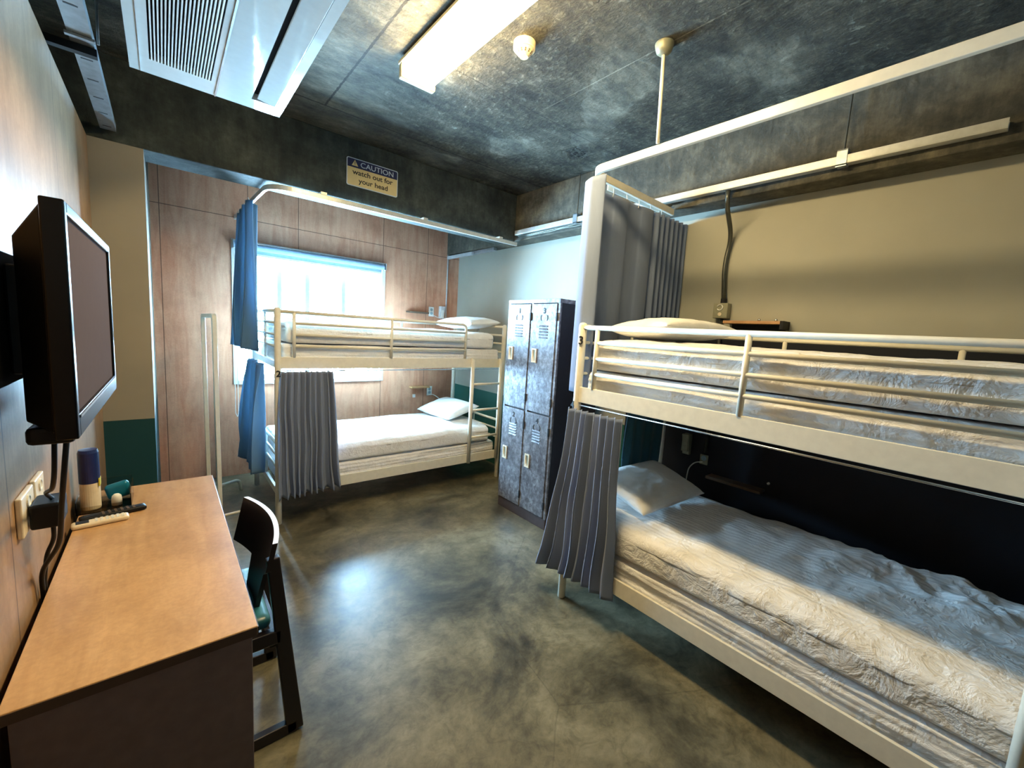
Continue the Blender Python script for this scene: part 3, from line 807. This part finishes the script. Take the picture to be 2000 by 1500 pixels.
# ------------------------------------------------------------------ desk
dk = thing('desk', 'pale wooden topped desk with dark sides along the left wall', 'desk', (-0.05, 1.75, 0))
obj('desk_top', box(-0.265, 0.160, 1.125, 2.405, 0.712, 0.737), 'desk_top', dk, bevel=0.002)
bm = new(); bx(bm, -0.263, 0.158, 1.123, 1.125, 0.712, 0.735); bx(bm, 0.160, 0.162, 1.125, 2.405, 0.712, 0.735); obj('edge_band', bm, 'desk_edge', dk)
obj('side_panel', box(-0.255, 0.150, 1.140, 1.165, 0, 0.712), 'desk_side', dk, bevel=0.002)
obj('side_panel', box(-0.255, 0.150, 2.370, 2.395, 0, 0.712), 'desk_side', dk, bevel=0.002)
obj('modesty_panel', box(-0.23, -0.212, 1.165, 2.370, 0.30, 0.712), 'desk_side', dk)

# ------------------------------------------------------------------ chair (back towards the room, seat under the desk)
ch = thing('chair', 'dark wooden sled chair with teal seat tucked at the desk', 'chair', (0.12, 1.70, 0))
CY0, CY1 = 1.505, 1.955
for y in (CY0, CY1-0.03):
    s = 0.045
    bm = new()
    pr = [(-0.16, 0.0), (0.352, 0.0), (0.283, 0.675), (0.238, 0.675), (0.262, 0.42), (-0.10, 0.42), (-0.155, 0.055)]
    # outer outline then inner hole built as bars
    def bar(a, b, wa, wb):
        a = Vector(a); b = Vector(b); d = (b-a).normalized(); n_ = Vector((-d.y, d.x))
        q = [a+n_*wa/2, b+n_*wb/2, b-n_*wb/2, a-n_*wa/2]
        lo = [bm.verts.new((p.x, y, p.y)) for p in q]; hi = [bm.verts.new((p.x, y+0.03, p.y)) for p in q]
        bm.faces.new(lo); bm.faces.new(hi[::-1])
        for k in range(4): bm.faces.new((lo[k], hi[k], hi[(k+1) % 4], lo[(k+1) % 4]))
    bar((-0.17, 0.022), (0.335, 0.022), 0.044, 0.044)
    bar((0.330, 0.005), (0.262, 0.70), 0.055, 0.04)
    bar((-0.148, 0.03), (-0.128, 0.44), 0.045, 0.045)
    bar((-0.14, 0.405), (0.285, 0.405), 0.05, 0.05)
    obj('side_frame', bm, 'chair', ch, bevel=0.004)
obj('seat_rail', box(0.255, 0.28, CY0+0.03, CY1-0.03, 0.35, 0.42), 'chair', ch, bevel=0.002)
obj('seat_rail', box(-0.15, -0.125, CY0+0.03, CY1-0.03, 0.35, 0.42), 'chair', ch, bevel=0.002)
bm = soft_box(0.205, 0.20, 0.022, 20, 20, 6, 0.02, lambda p, n, w: p + Vector((0, 0, 0.010*(1-w[0]**2)*(1-w[1]**2) if w[2] > 0 else 0)), Matrix.Translation((0.055, 1.73, 0.452)))
obj('seat', bm, 'seat', ch, smooth=True)
def back_shape():
    bm = new(); nu, nv = 24, 12
    def fn(u, v, o):
        c = 2*u-1; y = 1.492 + 0.478*u
        zt = 0.765 - 0.004*c*c
        zlow = 0.665 - 0.09*min(1, (c+1)*1.6) if c < -0.3 else 0.585
        if -0.55 < c < 0.30: zlow = 0.475
        z = zlow + (zt-zlow)*v
        x = 0.268 - 0.022*u + 0.040*(1-c*c) - 0.22*(0.765-z)
        return Vector((x-0.010+o, y, z))
    F = [[bm.verts.new(fn(i/nu, j/nv, 0.0)) for j in range(nv+1)] for i in range(nu+1)]
    B = [[bm.verts.new(fn(i/nu, j/nv, 0.016)) for j in range(nv+1)] for i in range(nu+1)]
    for i in range(nu):
        for j in range(nv):
            bm.faces.new((F[i][j], F[i][j+1], F[i+1][j+1], F[i+1][j])); bm.faces.new((B[i][j], B[i+1][j], B[i+1][j+1], B[i][j+1]))
        f = bm.faces.new((F[i][nv], B[i][nv], B[i+1][nv], F[i+1][nv])); f.material_index = 1
        bm.faces.new((F[i][0], F[i+1][0], B[i+1][0], B[i][0]))
    for j in range(nv):
        bm.faces.new((F[0][j], B[0][j], B[0][j+1], F[0][j+1])); bm.faces.new((F[nu][j], F[nu][j+1], B[nu][j+1], B[nu][j]))
    return bm
obj('backrest', back_shape(), ('chair', 'chair_edge'), ch)

# ------------------------------------------------------------------ television
tv = thing('television', 'flat black television on an arm above the desk', 'television', (-0.15, 1.46, 1.2))
TY0, TY1, TZ0, TZ1, TX = 1.115, 1.80, 1.258, 1.698, -0.130
RT = Matrix.Translation((TX, TY0, 0)) @ Matrix.Rotation(radians(-0.8), 4, 'Z') @ Matrix.Translation((-TX, -TY0, 0))
bm = new()
b = 0.022
bx(bm, TX-0.032, TX, TY0, TY0+b, TZ0, TZ1, mat=RT); bx(bm, TX-0.032, TX, TY1-b, TY1, TZ0, TZ1, mat=RT)
bx(bm, TX-0.032, TX, TY0+b, TY1-b, TZ1-b, TZ1, mat=RT); bx(bm, TX-0.032, TX, TY0+b, TY1-b, TZ0, TZ0+0.045, mat=RT)
obj('bezel', bm, 'gloss_black', tv, bevel=0.003)
obj('screen', box(TX-0.03, TX-0.006, TY0+b, TY1-b, TZ0+0.045, TZ1-b, mat=RT), 'screen', tv)
obj('bezel_strip', box(TX-0.001, TX+0.002, TY0+b, TY1-b, TZ0+0.038, TZ0+0.043, mat=RT), 'silver', tv)
bm = new()
lo = [(TX-0.032, TY0+0.01, TZ0+0.01), (TX-0.032, TY1-0.01, TZ0+0.01), (TX-0.032, TY1-0.01, TZ1-0.01), (TX-0.032, TY0+0.01, TZ1-0.01)]
hi = [(TX-0.075, TY0+0.05, TZ0+0.03), (TX-0.075, TY1-0.05, TZ0+0.03), (TX-0.075, TY1-0.05, TZ1-0.07), (TX-0.075, TY0+0.05, TZ1-0.07)]
a = [bm.verts.new(RT @ Vector(c)) for c in lo]; c_ = [bm.verts.new(RT @ Vector(c)) for c in hi]
bm.faces.new(a); bm.faces.new(c_[::-1])
for k in range(4): bm.faces.new((a[k], a[(k+1) % 4], c_[(k+1) % 4], c_[k]))
bx(bm, TX-0.088, TX-0.07, TY0+0.05, TY1-0.12, TZ0+0.12, TZ1-0.12, mat=RT)
obj('back_housing', bm, 'black', tv, bevel=0.004)
bm = new(); bx(bm, TX-0.075, TX-0.01, TY0+0.03, TY1-0.03, TZ0-0.014, TZ0+0.02, mat=RT); obj('speaker_bar', bm, 'black', tv, bevel=0.008)
mt = thing('wall_bracket', 'black metal bracket holding the television off the plywood wall', 'wall bracket', (XL, 1.3, 1.45))
obj('wall_plate', box(XL+0.001, XL+0.018, 1.08, 1.33, 1.30, 1.62), 'black', mt, bevel=0.003)
obj('arm', box(XL+0.018, TX-0.088, 1.17, 1.28, 1.38, 1.56), 'black', mt, bevel=0.006)
bm = new(); bx(bm, TX-0.098, TX-0.088, 1.10, 1.42, 1.36, 1.60); obj('mount_plate', bm, 'black', mt, bevel=0.003)

# cables, sockets, adapter
t = tag(obj('power_cable', tube(new(), round_path([(TX-0.05, 1.24, 1.243), (-0.19, 1.27, 1.12), (-0.232, 1.44, 1.06), (-0.236, 1.54, 1.012)], 0.08), 0.0045, 8), 'black', None, smooth=True), 'black cable dropping straight from the television into the socket adapter', 'cable', 'television cables')
tag(obj('power_cable', tube(new(), round_path([(TX-0.045, 1.36, 1.243), (-0.20, 1.42, 1.06), (-0.222, 1.50, 0.90), (-0.272, 1.58, 0.80), (-0.275, 1.62, 0.60), (-0.275, 1.62, 0.04)], 0.04), 0.0055, 8), 'black', None, smooth=True), 'thicker black cable curving from the television down behind the desk', 'cable', 'television cables')
for k, (ya, yb, lab) in enumerate(((1.46, 1.58, 'cream double socket plate nearest the camera below the television'), (1.60, 1.70, 'smaller cream switch plate just behind the socket plate'))):
    t = thing('socket_plate', lab, 'wall socket', (XL, ya, 1.0))
    obj('plate', box(XL+0.0005, XL+0.012, ya, yb, 0.945, 1.045), 'cream', t, bevel=0.003)
    for z in (0.97, 1.02): bm = new(); lathe(bm, [(0.0165, 0), (0.0165, 0.003), (0.013, 0.003), (0.012, 0.001)], (XL+0.012, (ya+yb)/2, z), 16, 'x'); obj('socket_hole', bm, 'white', t)
t = thing('power_adapter', 'black plug adapter in the socket under the television', 'power adapter', (-0.26, 1.56, 0.96))
obj('adapter_body', box(-0.270, -0.215, 1.495, 1.585, 0.948, 1.012), 'black', t, bevel=0.006)
bm = new(); tube(bm, round_path([(-0.24, 1.56, 0.948), (-0.245, 1.59, 0.88), (-0.262, 1.60, 0.84), (-0.272, 1.61, 0.76), (-0.274, 1.62, 0.60)], 0.03), 0.005, 8); obj('cord', bm, 'black', t, smooth=True)

# ------------------------------------------------------------------ things on the desk
ZD = 0.737
t = thing('spray_can', 'spray can with navy upper half and cream base on the desk', 'spray can', (-0.235, 2.185, ZD))
bm = new(); lathe(bm, [(0.027, 0), (0.029, 0.004), (0.029, 0.105)], (-0.235, 2.185, ZD+0.0045), 28); obj('can_base', bm, 'cream', t, smooth=False)
bm = new(); lathe(bm, [(0.0295, 0.105), (0.0295, 0.222), (0.026, 0.234), (0.0, 0.236)], (-0.235, 2.185, ZD+0.0045), 28); obj('can_cap', bm, 'navy', t, smooth=False)
bm = new(); bx(bm, -0.209, -0.2055, 2.165, 2.20, ZD+0.095, ZD+0.125); obj('label_patch', bm, 'yellow', t)
t = thing('acrylic_tray', 'clear acrylic tray holding the can and cap on the desk', 'tray', (-0.19, 2.19, ZD))
bm = new(); x0, x1, y0, y1 = -0.272, -0.118, 2.135, 2.30
bx(bm, x0, x1, y0, y1, ZD+0.0003, ZD+0.004); obj('tray_floor', bm, 'acrylic', t)
bm = new(); bx(bm, x0, x0+0.003, y0, y1, ZD+0.004, ZD+0.05); bx(bm, x0+0.003, x1-0.003, y0, y0+0.003, ZD+0.004, ZD+0.028); bx(bm, x0+0.003, x1-0.003, y1-0.003, y1, ZD+0.004, ZD+0.085)
bx(bm, x1-0.003, x1, y0, y1, ZD+0.004, ZD+0.07); obj('tray_wall', bm, 'acrylic', t)
t = thing('tape_pack', 'glossy teal wrapped packet leaning in the back of the clear tray', 'packet', (-0.16, 2.24, ZD))
bm = soft_box(0.038, 0.016, 0.032, 16, 8, 10, 0.014, None, Matrix.Translation((-0.162, 2.262, ZD+0.038)) @ Matrix.Rotation(-0.25, 4, 'Y')); obj('wrapper', bm, 'teal', t, smooth=True)
t = thing('bottle_cap', 'small domed white cap standing in the clear tray', 'cap', (-0.165, 2.185, ZD))
bm = new(); lathe(bm, [(0.016, 0), (0.016, 0.025), (0.014, 0.036), (0.008, 0.043), (0.0005, 0.045)], (-0.163, 2.185, ZD+0.0045), 24); obj('dome', bm, 'white', t, smooth=True)
def remote(label, c, ang, L, W, mat, bmat, ln):
    t = thing('remote_control', label, 'remote control', c, 'remote controls on the desk')
    PM = Matrix.Translation(c) @ Matrix.Rotation(ang, 4, 'Z')
    obj('casing', soft_box(L/2, W/2, 0.009, 20, 8, 4, 0.008, None, PM @ Matrix.Translation((0, 0, 0.0095))), mat, t, smooth=True)
    bm = new(); bx(bm, -L/2+0.012, -L/2+0.045, -W*0.32, W*0.32, 0.0165, 0.0195, mat=PM); obj('display', bm, 'slot', t)
    bm = new()
    for k in range(6):
        for j in (-1, 0, 1): bx(bm, -L/2+0.06+k*ln, -L/2+0.06+k*ln+0.007, j*W*0.27-0.004, j*W*0.27+0.004, 0.0165, 0.020, mat=PM)
    obj('buttons', bm, bmat, t)
remote('slim cream remote control in front on the desk', (-0.195, 2.018, ZD), 0.12, 0.150, 0.042, 'cream', 'white', 0.014)
remote('slim black remote control behind the cream one', (-0.165, 2.082, ZD), 0.22, 0.185, 0.040, 'black', 'shelfdark', 0.017)

# ------------------------------------------------------------------ clothes rack
ra = thing('clothes_rack', 'narrow cream metal loop stand between desk and bunk', 'clothes rack', (0.25, 3.75, 0))
bm = new(); tube(bm, round_path([(0.245, 4.02, 0.10), (0.235, 4.02, 1.50), (0.272, 3.60, 1.505), (0.282, 3.60, 0.02)], 0.03, 8), 0, flat=(0.028, 0.028)); obj('loop', bm, 'metal', ra, bevel=0.004)
bm = new(); tube(bm, round_path([(0.245, 4.02, 0.10), (0.47, 4.16, 0.10), (0.48, 4.165, 0.0)], 0.05, 8), 0.012, 10); obj('foot', bm, 'metal', ra, smooth=True)
bm = new(); tube(bm, round_path([(0.10, 3.56, 0.0), (0.10, 3.56, 0.030), (0.46, 3.62, 0.030), (0.47, 3.62, 0.0)], 0.03, 6), 0.010, 10); obj('foot', bm, 'metal', ra, smooth=True)

# ------------------------------------------------------------------ air conditioner
ac = thing('air_conditioner', 'white ceiling cassette air conditioner with slatted grille', 'air conditioner', (0.2, 1.8, 2.5))
AX0, AX1, AY0, AY1, AZ = -0.075, 0.472, 1.20, 2.468, 2.50
bm = new()
gx0, gx1, gy0, gy1 = -0.012, 0.188, 1.33, 2.335
fx0, fx1, fy0, fy1 = 0.340, 0.438, 1.33, 2.37
zt = AZ+0.035
for (a, b_, c, d) in ((AX0, gx0, AY0, AY1), (gx0, gx1, AY0, gy0), (gx0, gx1, gy1, AY1), (gx1, fx0, AY0, AY1), (fx0, fx1, AY0, fy0), (fx0, fx1, fy1, AY1), (fx1, AX1, AY0, AY1)):
    bx(bm, a, b_, c, d, AZ, zt)
obj('front_panel', bm, 'acwhite', ac)
obj('panel_rim', box(AX0+0.004, AX1-0.004, AY0+0.004, AY1-0.004, zt, AZ+0.045), 'acwhite', ac)
obj('case', box(AX0+0.05, AX1-0.05, AY0+0.05, AY1-0.05, AZ+0.045, H), 'galv', ac)
obj('grille_backing', box(gx0, gx1, gy0, gy1, zt-0.006, zt-0.001), 'slot', ac)
bm = new()
for k in range(19):
    x = gx0+0.008+k*(gx1-gx0-0.016)/18; bx(bm, x-0.0022, x+0.0022, gy0, gy1, AZ-0.001, AZ+0.022)
obj('grille', bm, 'white', ac)
obj('outlet_slot', box(fx0, fx1, fy0, fy1, zt-0.006, zt-0.001), 'slot', ac)
bm = new(); bx(bm, -0.038, 0.038, fy0+0.010, fy1-0.010, -0.004, 0.004, mat=Matrix.Translation((fx0+0.058, 0, AZ+0.003)) @ Matrix.Rotation(radians(7), 4, 'Y'))
obj('flap', bm, 'acwhite', ac, bevel=0.003)
bm = new(); bx(bm, gx1+0.02, gx1+0.026, AY0, AY1-0.002, AZ-0.004, AZ); bx(bm, AX0+0.032, AX0+0.034, AY0, AY1-0.002, AZ-0.002, AZ); obj('panel_seam', bm, 'silver', ac)

# ------------------------------------------------------------------ ceiling light, smoke detector
lt = thing('ceiling_light', 'lit long fluorescent ceiling light with cream housing', 'ceiling light', (1.02, 1.5, 2.8))
LY_0, LY_1 = 0.92, 2.165
bm = new(); bx(bm, 0.952, 1.150, LY_0, LY_1+0.01, 2.826, 2.842); bx(bm, 0.99, 1.11, LY_0, LY_1, 2.842, H-0.001); obj('housing', bm, 'lampbody', lt, bevel=0.003)
bm = new(); pr = [(0.958, 2.826), (0.962, 2.785), (0.985, 2.762), (1.117, 2.762), (1.140, 2.785), (1.144, 2.826)]
A = [bm.verts.new((x, LY_0+0.03, z)) for x, z in pr]; B = [bm.verts.new((x, LY_1-0.03, z)) for x, z in pr]
for k in range(5): bm.faces.new((A[k], A[k+1], B[k+1], B[k]))
bm.faces.new(A); bm.faces.new(B[::-1]); bm.faces.new((A[0], B[0], B[5], A[5]))
obj('diffuser', bm, 'lamp', lt)
for y in (LY_0+0.012, LY_1-0.012):
    obj('end_cap', box(0.954, 1.148, y-0.018, y+0.018, 2.756, 2.827), 'lampbody', lt, bevel=0.008)
sd = thing('smoke_detector', 'round cream smoke detector on the ceiling by the light', 'smoke detector', (1.335, 1.64, H))
bm = new(); lathe(bm, [(0.052, 0), (0.052, -0.028), (0.049, -0.032), (0.001, -0.032)], (1.335, 1.64, H-0.0005), 32); obj('base', bm, 'lampbody', sd)
bm = new(); lathe(bm, [(0.044, -0.032), (0.036, -0.046), (0.022, -0.058), (0.021, -0.062), (0.001, -0.062)], (1.335, 1.64, H-0.0005), 32); obj('sensor_dome', bm, 'lampbody', sd)
bm = new()
for k in range(12):
    a = 2*pi*k/12; PM = Matrix.Translation((1.335, 1.64, H-0.0455)) @ Matrix.Rotation(a, 4, 'Z') @ Matrix.Translation((0.034, 0, 0)) @ Matrix.Rotation(radians(-48), 4, 'Y')
    bx(bm, -0.007, 0.007, -0.0035, 0.0035, -0.002, 0.003, mat=PM)
obj('vent_slots', bm, 'shelfdark', sd)

# ------------------------------------------------------------------ caution sign
sg = thing('warning_sign', 'navy and cream caution sign on the concrete beam', 'sign', (1.265, 3.3, 2.63))
SX0, SX1, SZ0, SZ1, SY = 1.068, 1.466, 2.530, 2.728, 3.30
def rrect(bm, x0, x1, z0, z1, y0, y1, r, round_bottom=True, round_top=True):
    pts = []
    for (cx, cz, a0, on) in ((x1-r, z1-r, 0, round_top), (x0+r, z1-r, pi/2, round_top), (x0+r, z0+r, pi, round_bottom), (x1-r, z0+r, 1.5*pi, round_bottom)):
        if on: pts += [(cx+r*cos(a0+pi/2*k/5), cz+r*sin(a0+pi/2*k/5)) for k in range(6)]
        else: pts.append((cx+r*(1 if a0 in (0, 1.5*pi) else -1), cz+r*(1 if a0 < 2 else -1)))
    f = [bm.verts.new((x, y0, z)) for x, z in pts]; b = [bm.verts.new((x, y1, z)) for x, z in pts]
    bm.faces.new(f); bm.faces.new(b[::-1])
    for k in range(len(pts)): bm.faces.new((f[k], f[(k+1) % len(pts)], b[(k+1) % len(pts)], b[k]))
    return bm
obj('sign_plate', rrect(new(), SX0, SX1, SZ0, SZ1, SY-0.004, SY-0.0003, 0.014), 'signlight', sg)
zm = SZ0+0.132
obj('cream_field', rrect(new(), SX0+0.006, SX1-0.006, SZ0+0.006, zm, SY-0.0048, SY-0.004, 0.010, True, False), 'signyellow', sg)
obj('navy_field', rrect(new(), SX0+0.006, SX1-0.006, zm, SZ1-0.006, SY-0.0048, SY-0.004, 0.010, False, True), 'signnavy', sg)
text_mesh('sign_text', 'CAUTION', 0.052, 'signlight', sg, (1.300, SY-0.0052, zm+0.013), (1, 0, 0), (0, 0, 1), 0.0004, sx=1.12, bold=0.0002)
text_mesh('sign_text', 'watch out for', 0.050, 'signtext', sg, (1.267, SY-0.0052, zm-0.047), (1, 0, 0), (0, 0, 1), 0.0004, bold=0.0009, sx=1.12)
text_mesh('sign_text', 'your head', 0.050, 'signtext', sg, (1.272, SY-0.0052, zm-0.102), (1, 0, 0), (0, 0, 1), 0.0004, bold=0.0009, sx=1.12)
bm = new(); tx, tz = 1.128, zm+0.012
v0 = [bm.verts.new((tx+a, SY-0.0056, tz+b)) for a, b in ((-0.024, 0), (0.024, 0), (0.0, 0.042))]; v1 = [bm.verts.new((q.co.x, SY-0.0047, q.co.z)) for q in v0]
bm.faces.new(v0); bm.faces.new(v1[::-1])
for k in range(3): bm.faces.new((v0[k], v0[(k+1) % 3], v1[(k+1) % 3], v1[k]))
obj('warning_triangle', bm, 'signyellow', sg)
bm = new(); bx(bm, tx-0.002, tx+0.002, SY-0.0062, SY-0.0057, tz+0.013, tz+0.030); bx(bm, tx-0.002, tx+0.002, SY-0.0062, SY-0.0057, tz+0.006, tz+0.010); obj('exclamation_mark', bm, 'signnavy', sg)

# ------------------------------------------------------------------ cable tray (left), strut channel (right), conduits
t = thing('cable_tray', 'perforated galvanised cable tray running along the top of the left wall', 'cable tray', (-0.19, 2.0, 2.45))
bm = new(); bx(bm, -0.225, -0.168, -1.2, 3.26, 2.462, 2.465); bx(bm, -0.228, -0.225, -1.2, 3.26, 2.462, 2.50); bx(bm, -0.168, -0.165, -1.2, 3.26, 2.462, 2.50)
obj('tray', bm, 'galv', t)
bm = new()
for k in range(22): y = 3.2-k*0.19; bx(bm, -0.214, -0.180, y-0.006, y+0.002, 2.4612, 2.4619)
obj('perforations', bm, 'slot', t)
obj('support_bracket', box(-0.43, -0.16, 2.32, 2.35, 2.435, 2.4608), 'black', t)
obj('cross_clip', box(-0.235, -0.158, 2.245, 2.262, 2.452, 2.4611), 'galv', t)
bm = new(); tube(bm, [(-0.150, 2.25, 2.45), (-0.150, 2.25, H)], 0.004, 8); obj('hanger_rod', bm, 'galv', t)

t = thing('strut_channel', 'long pale metal channel along the concrete beam above the right wall', 'metal channel', (2.675, 1.7, 2.48))
bm = new(); bx(bm, 2.655, 2.700, 0.125, 3.24, 2.462, 2.466); bx(bm, 2.655, 2.659, 0.125, 3.24, 2.466, 2.503); bx(bm, 2.696, 2.700, 0.125, 3.24, 2.466, 2.503)
obj('channel', bm, 'duct', t, bevel=0.001)
for y in (0.672, 2.46):
    bm = new(); bx(bm, 2.650, 2.654, y-0.022, y+0.022, 2.45, 2.53); bx(bm, 2.650, 2.70, y-0.022, y+0.022, 2.455, 2.461); bx(bm, 2.650, 2.70, y-0.022, y+0.022, 2.526, 2.531)
    bo = obj('clamp', bm, 'galv', t)
    bm = new(); tube(bm, [(2.678, y, 2.53), (2.678, y, H)], 0.004, 8); obj('threaded_rod', bm, 'pipe', t)
t = thing('cable_bundle', 'loose grey cables sagging under the channel above the locker', 'cables', (2.68, 2.6, 2.45))
for s in (0, 1):
    pts = [(2.672+0.012*s, 3.2-k*0.145, 2.452-0.007*s-0.006*abs(sin(k*1.3+s))) for k in range(12)]
    obj('cable', tube(new(), pts, 0.006, 8), 'pipe', t, smooth=True)

t = thing('conduit', 'dark steel conduit bending down the right wall to the grey box', 'conduit', (2.86, 1.3, 1.8))
bm = new(); tube(bm, round_path([(2.68, 1.235, 2.462), (2.70, 1.238, 2.37), (2.868, 1.262, 2.22), (2.868, 1.288, 2.05), (2.868, 1.264, 1.80)], 0.10, 8), 0.014, 12); obj('pipe', bm, 'pipe', t, smooth=True)
bm = new(); lathe(bm, [(0.018, 0), (0.018, 0.03)], (2.868, 1.264, 1.796), 12); obj('coupling', bm, 'slot', t)
bm = new(); tube(bm, [(2.872, 1.264, 1.694), (2.872, 1.264, 0.77)], 0.011, 12); obj('lower_pipe', bm, 'pipe', t, smooth=True)
t = thing('socket_box', 'grey metal socket box on the right wall above the upper bunk', 'socket box', (2.86, 1.3, 1.75))
obj('box_body', box(2.835, 2.889, 1.218, 1.312, 1.695, 1.795), 'boxgrey', t, bevel=0.004)
bm = new(); lathe(bm, [(0.012, 0.0), (0.012, -0.004), (0.008, -0.004), (0.007, -0.002)], (2.8347, 1.265, 1.722), 16, 'x'); obj('socket_hole', bm, 'cream', t)
bm = new(); tube(bm, arc((2.832, 1.268, 1.766), radians(20), radians(330), 0.018, 14, (0, 1, 0), (0, 0, 1)), 0.0035, 6); obj('handle_loop', bm, 'white', t)

def shelf(label, x0, x1, y0, y1, z, mat, dark=False):
    t = thing('wall_shelf', label, 'shelf', ((x0+x1)/2, (y0+y1)/2, z), 'small bunk shelves')
    obj('board', box(x0, x1, y0, y1, z-0.018, z), mat, t, bevel=0.002)
    return t
t = shelf('small orange wood shelf on the right wall above the upper bunk', 2.78, 2.889, 0.885, 1.215, 1.678, 'shelfwood')
obj('batten', box(2.865, 2.889, 0.885, 1.19, 1.625, 1.659), 'black', t)
obj('end_clip', box(2.775, 2.889, 0.868, 0.886, 1.630, 1.680), 'black', t)
t = shelf('small shelf on the dark wall inside the lower right bunk', 2.80, 2.889, 0.875, 1.215, 0.632, 'shelfdark')
t = shelf('small wood shelf on the plywood wall above the lower window bunk', 2.26, 2.50, 4.515, 4.5995, 0.802, 'shelfwood')
t = shelf('small wood shelf on the plywood wall beside the upper bunk socket', 2.19, 2.45, 4.515, 4.5995, 1.70, 'shelfdark')
for (p, lab) in (((2.862, 1.03, 1.678), 'tiny dark stub on the upper shelf, left one'), ((2.862, 0.935, 1.678), 'tiny bright metal stub on the upper shelf, right one')):
    bm = new(); lathe(bm, [(0.008, 0), (0.008, 0.014), (0.005, 0.018), (0.0005, 0.019)], p, 12); tag(obj('metal_stub', bm, 'silver', None, smooth=True), lab, 'screw', 'stubs on the upper shelf')

def wall_outlet(label, c, axis):
    x, y, z = c
    t = thing('wall_outlet', label, 'wall socket', c, 'sockets beside the bunks')
    if axis == 'y':
        obj('plate', box(x-0.035, x+0.035, y-0.010, y-0.0005, z-0.058, z+0.058), 'white', t, bevel=0.003)
        for dz in (0.024, -0.020):
            bm = new(); lathe(bm, [(0.018, 0), (0.018, -0.003), (0.014, -0.003), (0.013, -0.001)], (x, y-0.010, z+dz), 16, 'y'); obj('socket_hole', bm, 'bars', t)
    else:
        obj('plate', box(x-0.010, x-0.0005, y-0.028, y+0.028, z-0.035, z+0.035), 'boxgrey', t, bevel=0.003)  # pale plate greyed: the dimness of the lower bunk is in its colour
        bm = new(); lathe(bm, [(0.018, 0), (0.018, -0.003), (0.014, -0.003), (0.013, -0.001)], (x-0.010, y, z+0.01), 16, 'x'); obj('socket_hole', bm, 'bars', t)
    return t
wall_outlet('white socket on the plywood wall above the upper window bunk', (2.52, YB, 1.715), 'y')
wall_outlet('white socket on the plywood wall above the lower window bunk', (2.535, YB, 0.735), 'y')
wall_outlet('small socket on the dark wall inside the lower right bunk', (XR, 1.275, 0.715), 'x')
def reading_lamp(label, c, axis):
    x, y, z = c
    t = thing('reading_lamp', label, 'wall lamp', c, 'slim bunk reading lamps')
    bm = new(); hw, hh = 0.032, 0.075
    v = []
    for zz, d in ((z-hh, 0.030), (z+hh, 0.062)):
        for s in (-1, 1):
            for dd in (0.001, d):
                v.append(bm.verts.new((x+s*hw, y-dd, zz) if axis == 'y' else (x-dd, y+s*hw*0.8, zz)))
    for f in ((0, 1, 3, 2), (4, 6, 7, 5), (0, 4, 5, 1), (2, 3, 7, 6), (0, 2, 6, 4), (1, 5, 7, 3)): bm.faces.new([v[k] for k in f])
    obj('lamp_body', bm, 'whitepipe' if axis == 'y' else 'boxgrey', t, bevel=0.004)  # grey body in the lower right bunk carries the shade there as colour
    if axis == 'y': obj('lamp_cover', box(x-0.02, x+0.02, y-0.052, y-0.03, z-0.068, z+0.06), 'white', t, bevel=0.003)
    else: obj('lamp_cover', box(x-0.058, x-0.03, y-0.022, y+0.022, z-0.05, z+0.07), 'boxgrey', t, bevel=0.003)  # cover greyed the same way, shade painted in
reading_lamp('slim white reading lamp on the plywood wall beside the corner pipe', (2.655, YB, 1.715), 'y')
reading_lamp('slim pale reading lamp on the dark wall of the lower right bunk', (XR, 1.40, 0.80), 'x')
tag(obj('light_switch', box(2.31, 2.345, YB-0.008, YB-0.0005, 0.66, 0.70), 'white', None, bevel=0.002), 'tiny white switch on the plywood under the lower shelf', 'switch')
bm = new(); tube(bm, round_path([(2.535, YB-0.012, 0.70), (2.60, YB-0.04, 0.68), (2.66, YB-0.10, 0.62), (2.72, YB-0.14, 0.50)], 0.04), 0.004, 8)
tag(obj('power_cable', bm, 'white', None, smooth=True), 'white cord running from the lower plywood socket behind the pillow', 'cable')
bm = new(); tube(bm, round_path([(2.87, 1.275, 0.70), (2.855, 1.32, 0.69), (2.85, 1.36, 0.64), (2.85, 1.37, 0.52)], 0.04), 0.004, 8)
tag(obj('power_cable', bm, 'white', None, smooth=True), 'thin pale cord curling down from the socket in the lower right bunk', 'cable')
bm = new(); tube(bm, round_path([(2.53, YB-0.012, 1.68), (2.58, YB-0.03, 1.655), (2.64, YB-0.03, 1.645)], 0.02), 0.004, 8)
tag(obj('power_cable', bm, 'white', None, smooth=True), 'short white cord between upper plywood socket and reading lamp', 'cable')

t = thing('wall_conduit', 'thin pale conduit down the plywood in the far right corner', 'conduit', (2.72, YB, 2.1))
bm = new(); tube(bm, [(2.722, YB-0.012, 1.66), (2.722, YB-0.012, 2.47)], 0.009, 10); obj('pipe', bm, 'whitepipe', t, smooth=True)
bm = new(); bx(bm, 2.712, 2.745, 4.06, YB-0.001, 2.372, 2.406); obj('trunking', bm, 'whitepipe', t, bevel=0.003)
bm = new(); bx(bm, 2.752, 2.80, 3.70, YB-0.20, 2.39, 2.419); obj('junction', bm, 'galv', t, bevel=0.002)

for (y, z, lab) in ((0.18, 0.62, 'single small pale screw on the dark wall inside the lower right bunk'),):
    bm = new(); lathe(bm, [(0.008, 0), (0.008, -0.012), (0.0005, -0.013)], (XR-0.0005, 0.86, 0.675), 12, 'x'); tag(obj('wall_screw', bm, 'white', None, smooth=True), lab, 'screw')
